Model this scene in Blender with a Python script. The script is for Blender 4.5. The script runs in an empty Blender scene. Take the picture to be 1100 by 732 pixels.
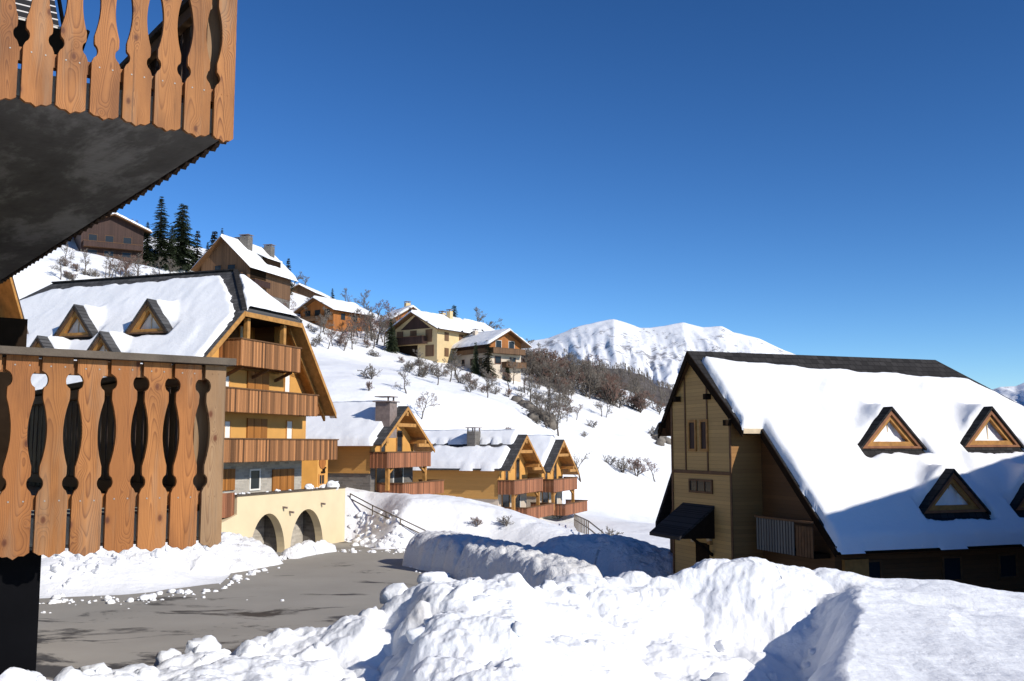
import bpy, math, random
import numpy as np
from mathutils import Vector
random.seed(7)
SC = bpy.context.scene
COL = SC.collection
rad = math.radians

# ------------------------------------------------------------------ camera
F_PX, PITCH, EYE = 1070.0, rad(6.0), 6.0
cam = bpy.data.cameras.new('camera')
camo = bpy.data.objects.new('camera', cam)
COL.objects.link(camo)
camo.location = (0, 0, EYE)
camo.rotation_euler = (math.pi/2 + PITCH, 0, 0)
cam.sensor_width = 36.0
cam.lens = 36.0*F_PX/1100.0
cam.clip_start, cam.clip_end = 0.1, 30000
SC.camera = camo
CF = np.array([0, math.cos(PITCH), math.sin(PITCH)])
CU = np.array([0, -math.sin(PITCH), math.cos(PITCH)])
CR = np.array([1.0, 0, 0])
CC = np.array([0, 0, EYE])


def ray(px, py):
    return CF + (px-550)/F_PX*CR + (366-py)/F_PX*CU


def at(px, py, Y):
    d = ray(px, py)
    return CC + d*(Y/d[1])


def on_z(px, py, z):
    d = ray(px, py)
    return CC + d*((z-EYE)/d[2])


# ------------------------------------------------------------------ light
S_AZ, S_EL = 37.0, 29.5
sdir = Vector((math.cos(rad(S_EL))*math.cos(rad(S_AZ)), -math.cos(rad(S_EL))*math.sin(rad(S_AZ)), math.sin(rad(S_EL))))
sl = bpy.data.lights.new('sun', 'SUN')
sl.energy = 4.4
sl.angle = rad(0.5)
sl.color = (1.0, 0.94, 0.84)
so = bpy.data.objects.new('sun', sl)
so.rotation_euler = (-sdir).to_track_quat('-Z', 'Y').to_euler()
so.location = (30, -30, 40)
COL.objects.link(so)
W = bpy.data.worlds.new('World')
SC.world = W
W.use_nodes = True
nt = W.node_tree
sky = nt.nodes.new('ShaderNodeTexSky')
sky.sky_type = 'NISHITA'
sky.sun_disc = False
sky.sun_elevation = rad(S_EL)
sky.sun_rotation = math.atan2(sdir.x, sdir.y)
sky.altitude = 2200
sky.air_density = 1.0
sky.dust_density = 0.0
sky.ozone_density = 3.6
bg = nt.nodes['Background']
gm = nt.nodes.new('ShaderNodeGamma'); gm.inputs[1].default_value = 1.42
hs = nt.nodes.new('ShaderNodeHueSaturation'); hs.inputs['Saturation'].default_value = 1.08; hs.inputs['Hue'].default_value = .4995
nt.links.new(sky.outputs[0], gm.inputs[0]); nt.links.new(gm.outputs[0], hs.inputs['Color']); nt.links.new(hs.outputs[0], bg.inputs[0])
bg.inputs[1].default_value = 0.061
SC.view_settings.view_transform = 'Standard'
SC.view_settings.look = 'None'
SC.view_settings.exposure = 0.16
SC.view_settings.gamma = 1.0
SC.view_settings.use_curve_mapping = False
SC.cycles.max_bounces = 6
SC.cycles.use_denoising = True


# ------------------------------------------------------------------ noise
def _h(ix, iy, s):
    n = (ix.astype(np.int64)*374761393 + iy.astype(np.int64)*668265263 + s*1442695041) & 0xffffffff
    n = ((n ^ (n >> 13))*1274126177) & 0xffffffff
    n = ((n ^ (n >> 15))*2246822519) & 0xffffffff
    return ((n ^ (n >> 16)) & 0xffffff)/float(0xffffff)


def vn(x, y, s=0):
    x = np.asarray(x, float); y = np.asarray(y, float)
    ix, iy = np.floor(x), np.floor(y)
    fx, fy = x-ix, y-iy
    u = fx*fx*fx*(fx*(fx*6-15)+10); v = fy*fy*fy*(fy*(fy*6-15)+10)
    a, b, c, d = _h(ix, iy, s), _h(ix+1, iy, s), _h(ix, iy+1, s), _h(ix+1, iy+1, s)
    return (a+(b-a)*u+(c-a)*v+(a-b-c+d)*u*v)*2-1


def fbm(x, y, s=0, o=4, g=0.5):
    r = 0; a = 1.0; t = 0
    for i in range(o):
        r = r + a*vn(x*2**i+i*17.3, y*2**i-i*9.1, s+i)
        t += a; a *= g
    return r/t


def worley(x, y, s=0):
    x = np.asarray(x, float); y = np.asarray(y, float)
    ix, iy = np.floor(x), np.floor(y)
    best = np.full(x.shape, 9.0)
    for dx in (-1, 0, 1):
        for dy in (-1, 0, 1):
            cx, cy = ix+dx, iy+dy
            px = cx+_h(cx, cy, s); py = cy+_h(cx, cy, s+91)
            best = np.minimum(best, (px-x)**2+(py-y)**2)
    return np.sqrt(best)


def soft(x, y, size, s):
    wx = x/size + .6*vn(x/size*.9, y/size*.9, s+5) + .18*vn(x/size*2.7, y/size*2.7, s+15)
    wy = y/size + .6*vn(x/size*.9+9, y/size*.9, s+6) + .18*vn(x/size*2.7+5, y/size*2.7, s+16)
    d = worley(wx, wy, s)
    return np.clip(1-(d/1.0)**2, 0, 1)**.8


def lump(x, y, size, s):
    wx = x/size + .35*vn(x/size*1.3, y/size*1.3, s+5)
    wy = y/size + .35*vn(x/size*1.3+9, y/size*1.3, s+6)
    d = worley(wx, wy, s)
    return np.sqrt(np.clip(1-(d/0.85)**2, 0, 1))


def sstep(a, b, x):
    t = np.clip((np.asarray(x, float)-a)/(b-a), 0, 1)
    return t*t*(3-2*t)


# ------------------------------------------------------------------ materials
class G:
    def __init__(s, name):
        s.m = bpy.data.materials.new(name); s.m.use_nodes = True
        s.t = s.m.node_tree; s.b = s.t.nodes['Principled BSDF']
        s.b.inputs['Specular IOR Level'].default_value = 0.25
        s.b.inputs['Roughness'].default_value = 0.7

    def n(s, ty, ins=None, **kw):
        q = s.t.nodes.new('ShaderNode'+ty)
        for k, v in kw.items(): setattr(q, k, v)
        for k, v in (ins or {}).items(): s.set(q.inputs[k], v)
        return q

    def set(s, inp, v):
        if hasattr(v, 'is_output') or isinstance(v, bpy.types.NodeSocket): s.t.links.new(v, inp)
        elif isinstance(v, bpy.types.Node): s.t.links.new(v.outputs[0], inp)
        else:
            if isinstance(v, (tuple, list)) and len(v) == 3 and inp.type == 'RGBA': v = (*v, 1)
            inp.default_value = v

    def math(s, op, a, b=0.0, c=0.0):
        return s.n('Math', {0: a, 1: b, 2: c}, operation=op).outputs[0]

    def obj(s): return s.n('TexCoord').outputs['Object']

    def geo(s): return s.n('NewGeometry').outputs['Position']

    def map(s, v, scale=(1, 1, 1), loc=(0, 0, 0)):
        return s.n('Mapping', {'Vector': v, 'Scale': scale, 'Location': loc}).outputs[0]

    def noise(s, v, sc, det=4, rough=.55, dist=0):
        return s.n('TexNoise', {'Vector': v, 'Scale': sc, 'Detail': det, 'Roughness': rough, 'Distortion': dist}).outputs[0]

    def ramp(s, f, stops):
        r = s.n('ValToRGB', {0: f}); e = r.color_ramp.elements
        while len(e) < len(stops): e.new(.5)
        for x, (p, c) in zip(e, stops):
            x.position = p; x.color = (*c, 1) if len(c) == 3 else c
        return r.outputs[0]

    def mix(s, f, a, b, mode='MIX'):
        q = s.n('Mix', data_type='RGBA', blend_type=mode)
        s.set(q.inputs[0], f); s.set(q.inputs[6], a); s.set(q.inputs[7], b)
        return q.outputs[2]

    def xyz(s, v):
        q = s.n('SeparateXYZ', {0: v}); return q.outputs

    def bump(s, h, st=.5, d=.02):
        q = s.n('Bump', {'Height': h, 'Strength': st, 'Distance': d}); s.t.links.new(q.outputs[0], s.b.inputs['Normal'])

    def col(s, c): s.set(s.b.inputs['Base Color'], c)

    def rough(s, r): s.set(s.b.inputs['Roughness'], r)


MT = {}


def g3(v): return (v, v, v)


def mk_plain(name, c, var=.25, sc=3.0, rough=.7, bump=.15):
    g = G(name); v = g.obj()
    n1 = g.noise(v, sc, 5)
    g.col(g.ramp(n1, [(.3, tuple(x*(1-var) for x in c)), (.7, tuple(min(1, x*(1+var*.6)) for x in c))]))
    g.rough(rough)
    if bump: g.bump(g.noise(v, sc*12, 3), bump, .02)
    MT[name] = g.m


def mk_snow(name, s1, b1, s2, b2, tint=(.86, .87, .89), dirt=0):
    g = G(name); v = g.geo()
    a = g.noise(v, s1, 5, .6); b = g.noise(v, s2, 4, .6)
    h = g.math('ADD', g.math('MULTIPLY', a, b1), g.math('MULTIPLY', b, b2))
    g.bump(h, 1.0, 1.0)
    c = g.ramp(g.noise(v, s1*.4, 4), [(.25, tuple(x*.96 for x in tint)), (.7, tint)])
    if dirt:
        d = g.ramp(g.noise(v, 1.3, 6, .65), [(.61, (0, 0, 0)), (.75, (dirt, dirt, dirt))])
        c = g.mix(d, c, (.36, .31, .24))
    g.col(c); g.rough(.6)
    g.b.inputs['Specular IOR Level'].default_value = .15
    MT[name] = g.m


def mk_siding(name, c, axis='z', w=.14, var=.3, line=.55, grain=(2, 2, 14)):
    """boards: per-board tone, a groove between boards, grain along the board"""
    g = G(name); v = g.obj(); X = g.xyz(v)
    if axis == 'z': p = X[2]
    else: p = g.math('ADD', X[0], X[1])
    k = g.math('DIVIDE', p, w)
    cell = g.n('TexWhiteNoise', {'W': g.math('FLOOR', k)}, noise_dimensions='1D').outputs[0]
    fr = g.math('FRACT', k)
    groove = g.math('MAXIMUM', g.math('LESS_THAN', fr, .07), 0.0)
    base = g.ramp(cell, [(0, tuple(x*(1-var) for x in c)), (1, tuple(min(1, x*(1+var*.7)) for x in c))])
    gr = g.noise(g.map(v, grain), 3, 6, .6)
    base = g.mix(g.math('MULTIPLY', gr, .55), base, tuple(x*.55 for x in c))
    base = g.mix(g.math('MULTIPLY', groove, line), base, tuple(x*.3 for x in c))
    g.col(base); g.rough(.65)
    g.bump(g.math('SUBTRACT', g.math('MULTIPLY', gr, .25), groove), .5, .015)
    MT[name] = g.m


def mk_stone(name, c):
    g = G(name); v = g.obj()
    X = g.xyz(v)
    uv = g.n('CombineXYZ', {0: g.math('ADD', X[0], X[1]), 1: X[2], 2: 0.0}).outputs[0]
    wv = g.n('VectorMath', {0: uv, 1: g.n('VectorMath', {0: g.n('TexNoise', {'Vector': v, 'Scale': 2.5}).outputs[1], 3: .12}, operation='SCALE').outputs[0]}, operation='ADD').outputs[0]
    b = g.n('TexBrick', {'Vector': wv, 'Color1': (*[x*1.15 for x in c], 1), 'Color2': (*[x*.7 for x in c], 1), 'Mortar': (*[x*1.05 for x in c], 1), 'Scale': 1.0, 'Mortar Size': .02, 'Brick Width': .5, 'Row Height': .17, 'Bias': 0.0})
    n1 = g.noise(v, 5, 6)
    g.col(g.mix(g.math('MULTIPLY', n1, .5), b.outputs[0], tuple(x*.6 for x in c)))
    g.bump(g.math('ADD', b.outputs[1], n1), .6, .03); g.rough(.85)
    MT[name] = g.m


def mk_larch(name, light, dark):
    g = G(name); v = g.obj()
    rnd = g.n('ObjectInfo').outputs['Random']
    off = g.math('MULTIPLY', rnd, 41.0)
    X = g.xyz(v)
    z = g.math('ADD', X[2], off)
    nz = g.noise(g.n('CombineXYZ', {0: g.math('MULTIPLY', X[0], 2.0), 1: off, 2: g.math('MULTIPLY', z, 1.6)}).outputs[0], 1.0, 2)
    nw = g.math('MULTIPLY', g.math('SUBTRACT', nz, .5), .10)
    # a knot: soft bumps that push the rings round them
    kv = g.n('CombineXYZ', {0: g.math('ADD', X[0], off), 1: g.math('MULTIPLY', z, .62), 2: 0.0}).outputs[0]
    vo = g.n('TexVoronoi', {'Vector': kv, 'Scale': 6.0, 'Randomness': 1.0}, voronoi_dimensions='2D')
    kd = vo.outputs['Distance']
    push = g.math('MULTIPLY', g.math('POWER', g.math('SUBTRACT', 1.0, g.math('MINIMUM', g.math('MULTIPLY', kd, 2.6), 1.0)), 2.0), .03)
    xx = g.math('ADD', g.math('ADD', X[0], nw), g.math('MULTIPLY', g.math('SUBTRACT', rnd, .5), .08))
    yy = g.math('ADD', g.math('ADD', g.math('ADD', .035, g.math('MULTIPLY', g.math('SINE', g.math('MULTIPLY', z, 1.7)), .03)), push), g.math('MULTIPLY', nw, .4))
    r = g.math('SQRT', g.math('ADD', g.math('POWER', xx, 2.0), g.math('POWER', yy, 2.0)))
    ring = g.math('FRACT', g.math('MULTIPLY', r, 150.0))
    ring = g.ramp(ring, [(0, g3(0.)), (.62, g3(.32)), (.88, g3(1.)), (1, g3(0.))])
    fine = g.noise(g.n('CombineXYZ', {0: g.math('MULTIPLY', X[0], 90.), 1: off, 2: g.math('MULTIPLY', z, 2.5)}).outputs[0], 1.0, 3)
    r2 = g.math('FRACT', g.math('MULTIPLY', rnd, 7.31))
    c = g.mix(g.math('MULTIPLY', ring, g.math('ADD', .5, g.math('MULTIPLY', r2, .45))), light, dark)
    c = g.mix(g.math('MULTIPLY', fine, .35), c, dark)
    tone = g.noise(g.n('CombineXYZ', {0: g.math('MULTIPLY', X[0], 4.), 1: off, 2: g.math('MULTIPLY', z, 1.3)}).outputs[0], 1.3, 4)
    c = g.mix(g.ramp(tone, [(.42, g3(0.)), (.8, g3(.75))]), c, tuple(x*.55 for x in dark))
    crack = g.noise(g.n('CombineXYZ', {0: g.math('MULTIPLY', X[0], 60.), 1: off, 2: g.math('MULTIPLY', z, 1.1)}).outputs[0], 1.0, 5, .7)
    c = g.mix(g.ramp(crack, [(.60, g3(0.)), (.68, g3(.6))]), c, tuple(x*.35 for x in dark))
    wth = g.noise(g.n('CombineXYZ', {0: g.math('MULTIPLY', X[0], 9.), 1: off, 2: g.math('MULTIPLY', z, .9)}).outputs[0], 1.0, 4, .6)
    c = g.mix(g.ramp(wth, [(.52, g3(0.)), (.70, g3(.40))]), c, (.30, .225, .15))
    knot = g.ramp(kd, [(.03, g3(1.)), (.06, g3(.75)), (.085, g3(.25)), (.17, g3(0.))])
    pick = g.math('GREATER_THAN', g.xyz(vo.outputs['Color'])[0], .45)
    c = g.mix(g.math('MULTIPLY', knot, pick), c, (.12, .038, .014))
    tv = g.ramp(rnd, [(0, (.74, .68, .62)), (.3, (.95, .9, .86)), (.65, (1, 1, 1)), (1, (.86, .84, .78))])
    c = g.mix(1.0, c, tv, 'MULTIPLY')
    g.col(c); g.rough(.6)
    g.bump(g.math('ADD', ring, fine), .25, .002)
    MT[name] = g.m


def mk_slate(name, c):
    g = G(name); v = g.obj(); X = g.xyz(v)
    uv = g.n('CombineXYZ', {0: X[1], 1: X[2], 2: 0.0}).outputs[0]
    b = g.n('TexBrick', {'Vector': uv, 'Color1': (*[x*1.5 for x in c], 1), 'Color2': (*[x*.6 for x in c], 1), 'Mortar': (*[x*.25 for x in c], 1), 'Scale': 1.0, 'Mortar Size': .012, 'Brick Width': .32, 'Row Height': .2})
    n1 = g.noise(v, 2.2, 5)
    g.col(g.mix(g.math('MULTIPLY', n1, .6), b.outputs[0], tuple(x*.55 for x in c)))
    g.bump(b.outputs[1], -.6, .02); g.rough(.85); g.b.inputs['Specular IOR Level'].default_value = .12
    MT[name] = g.m


mk_snow('snow_bank', 5.0, .022, 30.0, .005, (.87, .88, .90), .55)
mk_snow('snow_ground', .35, .25, 3.0, .03)
mk_snow('snow_roof', .8, .06, 9.0, .008)
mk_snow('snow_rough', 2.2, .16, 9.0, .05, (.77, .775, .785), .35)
mk_larch('larch', (.46, .192, .055), (.15, .047, .013))
mk_larch('larch_grey', (.36, .22, .11), (.20, .105, .05))
mk_larch('larch_shaded', (.06, .032, .016), (.035, .017, .008))  # larch darkened to stand in for shade on the long railing's inner face
mk_siding('rail_plank', (.40, .18, .07), 'xy', .15, .85, 1.0, (7, 7, .8))
mk_siding('rail_plank_red', (.37, .15, .072), 'xy', .13, .6, .9, (8, 8, .8))
mk_siding('ochre_boards', (.52, .28, .085), 'z', .22, .06, .18, (1, 1, 8))
mk_siding('ochre_vertical', (.40, .16, .035), 'xy', .16, .35, .6, (9, 9, 1))
mk_siding('amber_boards', (.36, .18, .06), 'z', .15, .16, .5, (1.2, 1.2, 12))
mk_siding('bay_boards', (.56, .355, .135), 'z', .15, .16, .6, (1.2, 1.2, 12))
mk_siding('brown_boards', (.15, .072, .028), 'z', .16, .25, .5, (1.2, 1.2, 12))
mk_siding('dark_boards', (.055, .028, .022), 'xy', .18, .3, .5, (9, 9, 1))
mk_siding('chalet_boards', (.16, .088, .046), 'xy', .2, .3, .5, (9, 9, 1))
mk_siding('orange_boards', (.40, .15, .04), 'xy', .2, .2, .4, (9, 9, 1))
mk_siding('grey_rail', (.20, .19, .17), 'xy', .18, .25, .5, (9, 9, 1))
mk_plain('ochre_plaster', (.60, .31, .085), .08, 1.2, .8, .08)
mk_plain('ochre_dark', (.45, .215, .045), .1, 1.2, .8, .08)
mk_plain('cream_plaster', (.70, .575, .37), .07, .7, .85, .1)
mk_plain('house_cream', (.58, .44, .24), .1, .9, .85, .1)
mk_plain('house_white', (.55, .47, .38), .1, .9, .85, .1)
mk_plain('timber', (.42, .21, .06), .3, 4, .65, .2)
mk_plain('timber_dark', (.14, .07, .03), .3, 4, .7, .2)
mk_plain('timber_red', (.27, .12, .06), .3, 4, .7, .2)
mk_plain('rail_cap', (.10, .078, .058), .35, 6, .7, .2)
mk_plain('pale_edge', (.62, .5, .34), .2, 4, .7, .1)
mk_plain('window_frame', (.55, .27, .08), .15, 4, .6, 0)
mk_plain('curtain', (.78, .76, .70), .05, 3, .8, 0)
mk_plain('charcoal', (.0045, .0045, .0055), .2, 4, .5, 0)
mk_plain('dark_brown', (.022, .014, .009), .3, 6, .7, 0)
mk_plain('metal_hood', (.22, .17, .15), .3, 4, .45, 0)
mk_plain('fence_metal', (.17, .14, .11), .3, 5, .6, 0)
mk_plain('rock', (.16, .14, .12), .4, 1.5, .9, .4)
mk_plain('bark', (.10, .083, .07), .3, 6, .9, .3)
mk_plain('twig', (.19, .165, .14), .3, 2, .9, 0)
mk_plain('twig_red', (.20, .125, .10), .3, 2, .9, 0)
mk_plain('needles', (.07, .092, .048), .5, 1.5, .8, 0)
mk_plain('needles_brown', (.05, .048, .025), .4, 1.5, .8, 0)
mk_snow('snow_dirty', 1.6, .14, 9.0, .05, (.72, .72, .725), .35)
mk_stone('stone', (.47, .43, .37))
mk_stone('stone_dark', (.17, .155, .14))
mk_slate('slate', (.075, .074, .076))
mk_slate('slate_dark', (.035, .033, .033))
mk_plain('nail', (.28, .26, .24), .1, 4, .35, 0)
g = G('glass'); g.col((.02, .025, .03)); g.rough(.2); g.b.inputs['Specular IOR Level'].default_value = .22; MT['glass'] = g.m
g = G('stripes'); X = g.xyz(g.obj())
g.col(g.ramp(g.math('FRACT', g.math('MULTIPLY', X[2], 17.)), [(0, (.02, .02, .022)), (.80, (.02, .02, .022)), (.82, (.62, .6, .58)), (1, (.62, .6, .58))])); MT['stripes'] = g.m
# concrete soffit with pale swathes
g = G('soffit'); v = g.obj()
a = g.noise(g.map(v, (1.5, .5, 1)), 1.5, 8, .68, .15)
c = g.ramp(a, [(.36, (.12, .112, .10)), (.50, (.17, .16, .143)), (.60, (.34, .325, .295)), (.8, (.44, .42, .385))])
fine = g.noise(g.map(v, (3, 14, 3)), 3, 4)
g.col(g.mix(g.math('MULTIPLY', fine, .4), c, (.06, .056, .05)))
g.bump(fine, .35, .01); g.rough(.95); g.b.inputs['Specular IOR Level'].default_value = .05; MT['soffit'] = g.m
g = G('slab_edge'); g.col(g.ramp(g.noise(g.obj(), 6, 4), [(.3, (.28, .29, .24)), (.7, (.42, .42, .36))])); MT['slab_edge'] = g.m
# asphalt with wet patches
g = G('asphalt'); v = g.geo()
n1 = g.noise(g.map(v, (.22, .42, 1)), 1.0, 8, .68, .5)
near = g.ramp(g.math('DIVIDE', g.xyz(v)[1], 60.), [(.5, g3(.115)), (.74, g3(0.))])
wet = g.ramp(g.math('ADD', n1, near), [(.60, g3(0.)), (.66, g3(1.))])
gr = g.noise(v, 14, 5, .7)
dry = g.ramp(g.noise(v, .25, 4), [(.3, (.31, .288, .248)), (.7, (.39, .363, .315))])
dry = g.mix(g.math('MULTIPLY', gr, .4), dry, (.25, .23, .20))
g.col(g.mix(wet, dry, (.052, .047, .04)))
g.rough(g.mix(wet, g3(.85), g3(.5))); g.bump(gr, .4, .01); MT['asphalt'] = g.m
# mountain rock and snow
g = G('mountain'); v = g.geo()
nrm = g.xyz(g.n('NewGeometry').outputs['Normal'])
st = g.noise(g.map(v, (.012, .006, .004)), 1.0, 8, .72, .4)
sp = g.noise(g.map(v, (.03, .03, .012)), 1.0, 6, .7)
big = g.noise(g.map(v, (.0016, .0016, .0016)), 1.0, 3)
k = g.math('ADD', g.math('ADD', g.math('MULTIPLY', st, .55), g.math('MULTIPLY', sp, .45)), g.math('MULTIPLY', g.math('SUBTRACT', big, .5), .30))
k = g.math('ADD', k, g.math('MULTIPLY', g.math('SUBTRACT', .74, nrm[2]), .16))
rk = g.ramp(k, [(.516, g3(0.)), (.57, g3(.8))])
g.col(g.mix(rk, (.84, .86, .90), (.20, .19, .20))); g.rough(.8); g.bump(st, .6, 8.0); MT['mountain'] = g.m
g = G('wooded'); v = g.geo()
g.col(g.ramp(g.noise(v, .09, 8, .75), [(.35, (.055, .048, .046)), (.55, (.10, .085, .08)), (.66, (.17, .155, .15)), (.74, (.6, .6, .62))])); g.rough(.95); MT['wooded'] = g.m


for k_ in ('charcoal', 'dark_brown'):
    b_ = MT[k_].node_tree.nodes['Principled BSDF']; b_.inputs['Specular IOR Level'].default_value = .04; b_.inputs['Roughness'].default_value = .95


# ------------------------------------------------------------------ mesh builder
class MB:
    def __init__(s, *mats):
        s.v = []; s.f = []; s.m = []; s.mats = list(mats); s.sm = []

    def mi(s, mat):
        if mat is None: return 0
        if mat not in s.mats: s.mats.append(mat)
        return s.mats.index(mat)

    def add(s, vs, fs, mat=None, smooth=False):
        o = len(s.v); s.v += [tuple(map(float, q)) for q in vs]; k = s.mi(mat)
        for f in fs:
            s.f.append(tuple(i+o for i in f)); s.m.append(k); s.sm.append(smooth)
        return s

    def box(s, x0, x1, y0, y1, z0, z1, mat=None):
        vs = [(x, y, z) for z in (z0, z1) for y in (y0, y1) for x in (x0, x1)]
        return s.add(vs, [(0, 2, 3, 1), (4, 5, 7, 6), (0, 1, 5, 4), (2, 6, 7, 3), (0, 4, 6, 2), (1, 3, 7, 5)], mat)

    def prism(s, poly, d, mat=None, cap=None):
        """poly: list of 3D points, d: extrusion vector"""
        n = len(poly); p = [Vector(q) for q in poly]; d = Vector(d)
        vs = p+[q+d for q in p]
        s.add(vs, [tuple(range(n))[::-1], tuple(range(n, 2*n))], cap or mat)
        return s.add(vs, [(i, (i+1) % n, n+(i+1) % n, n+i) for i in range(n)], mat)

    def beam(s, p0, p1, w, h, mat=None, up=(0, 0, 1)):
        p0, p1 = Vector(p0), Vector(p1); d = (p1-p0).normalized()
        a = d.cross(Vector(up)); a = a.normalized() if a.length > 1e-4 else Vector((1, 0, 0))
        b = a.cross(d).normalized()
        vs = [q+a*(i*w/2)+b*(j*h/2) for q in (p0, p1) for i, j in ((-1, -1), (1, -1), (1, 1), (-1, 1))]
        return s.add(vs, [(3, 2, 1, 0), (4, 5, 6, 7), (0, 1, 5, 4), (1, 2, 6, 5), (2, 3, 7, 6), (3, 0, 4, 7)], mat)

    def tube(s, pts, rs, n=5, mat=None, smooth=True):
        vs = []; fs = []
        P = [Vector(q) for q in pts]
        for i, q in enumerate(P):
            d = (P[min(i+1, len(P)-1)]-P[max(i-1, 0)])
            d = d.normalized() if d.length > 1e-9 else Vector((0, 0, 1))
            a = d.orthogonal().normalized(); b = d.cross(a)
            for k in range(n):
                t = 2*math.pi*k/n
                vs.append(q+(a*math.cos(t)+b*math.sin(t))*rs[i])
        for i in range(len(P)-1):
            for k in range(n):
                fs.append((i*n+k, i*n+(k+1) % n, (i+1)*n+(k+1) % n, (i+1)*n+k))
        fs.append(tuple(range((len(P)-1)*n, len(P)*n)))
        return s.add(vs, fs, mat, smooth)

    def build(s, name, parent=None, loc=None, bevel=0):
        me = bpy.data.meshes.new(name)
        me.from_pydata(s.v, [], s.f)
        for m in s.mats: me.materials.append(MT[m])
        me.polygons.foreach_set('material_index', s.m)
        me.polygons.foreach_set('use_smooth', s.sm)
        me.update()
        o = bpy.data.objects.new(name, me); COL.objects.link(o)
        if parent is not None: o.parent = parent
        if loc is not None: o.location = loc
        if bevel:
            b = o.modifiers.new('bevel', 'BEVEL'); b.width = bevel; b.segments = 2; b.limit_method = 'ANGLE'
        return o


def grid_mesh(name, V, mat, mask=None, parent=None, flip=False):
    """V: (n,m,3) grid; mask: (n-1,m-1) faces kept"""
    n, m = V.shape[:2]
    idx = np.arange(n*m).reshape(n, m)
    q = np.stack([idx[:-1, :-1], idx[1:, :-1], idx[1:, 1:], idx[:-1, 1:]], -1).reshape(-1, 4)
    if flip: q = q[:, ::-1]
    if mask is not None: q = q[mask.reshape(-1)]
    used = np.unique(q); re = np.full(n*m, -1); re[used] = np.arange(len(used))
    co = V.reshape(-1, 3)[used]; q = re[q]
    me = bpy.data.meshes.new(name)
    me.vertices.add(len(co)); me.vertices.foreach_set('co', co.astype(np.float32).ravel())
    me.loops.add(q.size); me.loops.foreach_set('vertex_index', q.astype(np.int32).ravel())
    me.polygons.add(len(q)); me.polygons.foreach_set('loop_start', np.arange(0, q.size, 4, dtype=np.int32))
    me.polygons.foreach_set('use_smooth', np.ones(len(q), bool))
    me.update(calc_edges=True)
    me.materials.append(MT[mat])
    o = bpy.data.objects.new(name, me); COL.objects.link(o)
    if parent is not None: o.parent = parent
    return o


def thing(name, label, cat, loc=(0, 0, 0), rotz=0, group=None):
    o = bpy.data.objects.new(name, None); COL.objects.link(o)
    o.empty_display_size = .3
    o.location = loc; o.rotation_euler = (0, 0, rotz)
    return tag(o, label, cat, group)


def tag(o, label=None, cat=None, group=None, kind=None):
    if label: o['label'] = label
    if cat: o['category'] = cat
    if group: o['group'] = group
    if kind: o['kind'] = kind
    return o


def dup(o, loc, rotz, scale, label=None, group=None):
    r = o.copy(); COL.objects.link(r)
    r.location = loc; r.rotation_euler = (0, 0, rotz); r.scale = scale
    if label: r['label'] = label
    if group: r['group'] = group
    for ch in list(o.children):
        c = ch.copy(); COL.objects.link(c); c.parent = r
        for g2 in list(ch.children):
            d = g2.copy(); COL.objects.link(d); d.parent = c
    return r


class Frame:
    """local frame: x along the gable facade (phi degrees right of straight ahead), y into the building"""
    def __init__(s, phi, p0):
        a = rad(phi); s.x = np.array([math.sin(a), math.cos(a), 0]); s.y = np.array([-s.x[1], s.x[0], 0])
        s.o = np.array([p0[0], p0[1], 0.0]); s.rot = math.atan2(s.x[1], s.x[0])

    def loc(s, q): return np.array([(q-s.o)@s.x, (q-s.o)@s.y, q[2]])

    def ony(s, px, py, yl):
        d = ray(px, py); t = ((s.o+s.y*yl-CC)@s.y)/(d@s.y); return s.loc(CC+d*t)

    def onx(s, px, py, xl):
        d = ray(px, py); t = ((s.o+s.x*xl-CC)@s.x)/(d@s.x); return s.loc(CC+d*t)

    def onroof(s, px, py, xr, zr, sg, t):
        """on the slope z = zr - t*sg*(x-xr)"""
        A = s.o+s.x*xr+np.array([0, 0, zr]); n = s.x*sg*t+np.array([0, 0, 1.0])
        d = ray(px, py); k = ((A-CC)@n)/(d@n); return s.loc(CC+d*k)


def sdf(a, b, poly):
    """signed distance (positive inside) to a polygon"""
    d = np.full(a.shape, 1e9); ins = np.zeros(a.shape, bool)
    n = len(poly)
    for i in range(n):
        x0, y0 = poly[i]; x1, y1 = poly[(i+1) % n]
        ex, ey = x1-x0, y1-y0
        t = np.clip(((a-x0)*ex+(b-y0)*ey)/(ex*ex+ey*ey+1e-12), 0, 1)
        d = np.minimum(d, np.hypot(a-x0-t*ex, b-y0-t*ey))
        c = ((y0 > b) != (y1 > b)) & (a < (x1-x0)*(b-y0)/((y1-y0) if y1 != y0 else 1e-12)+x0)
        ins ^= c
    return np.where(ins, d, -d)


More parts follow.
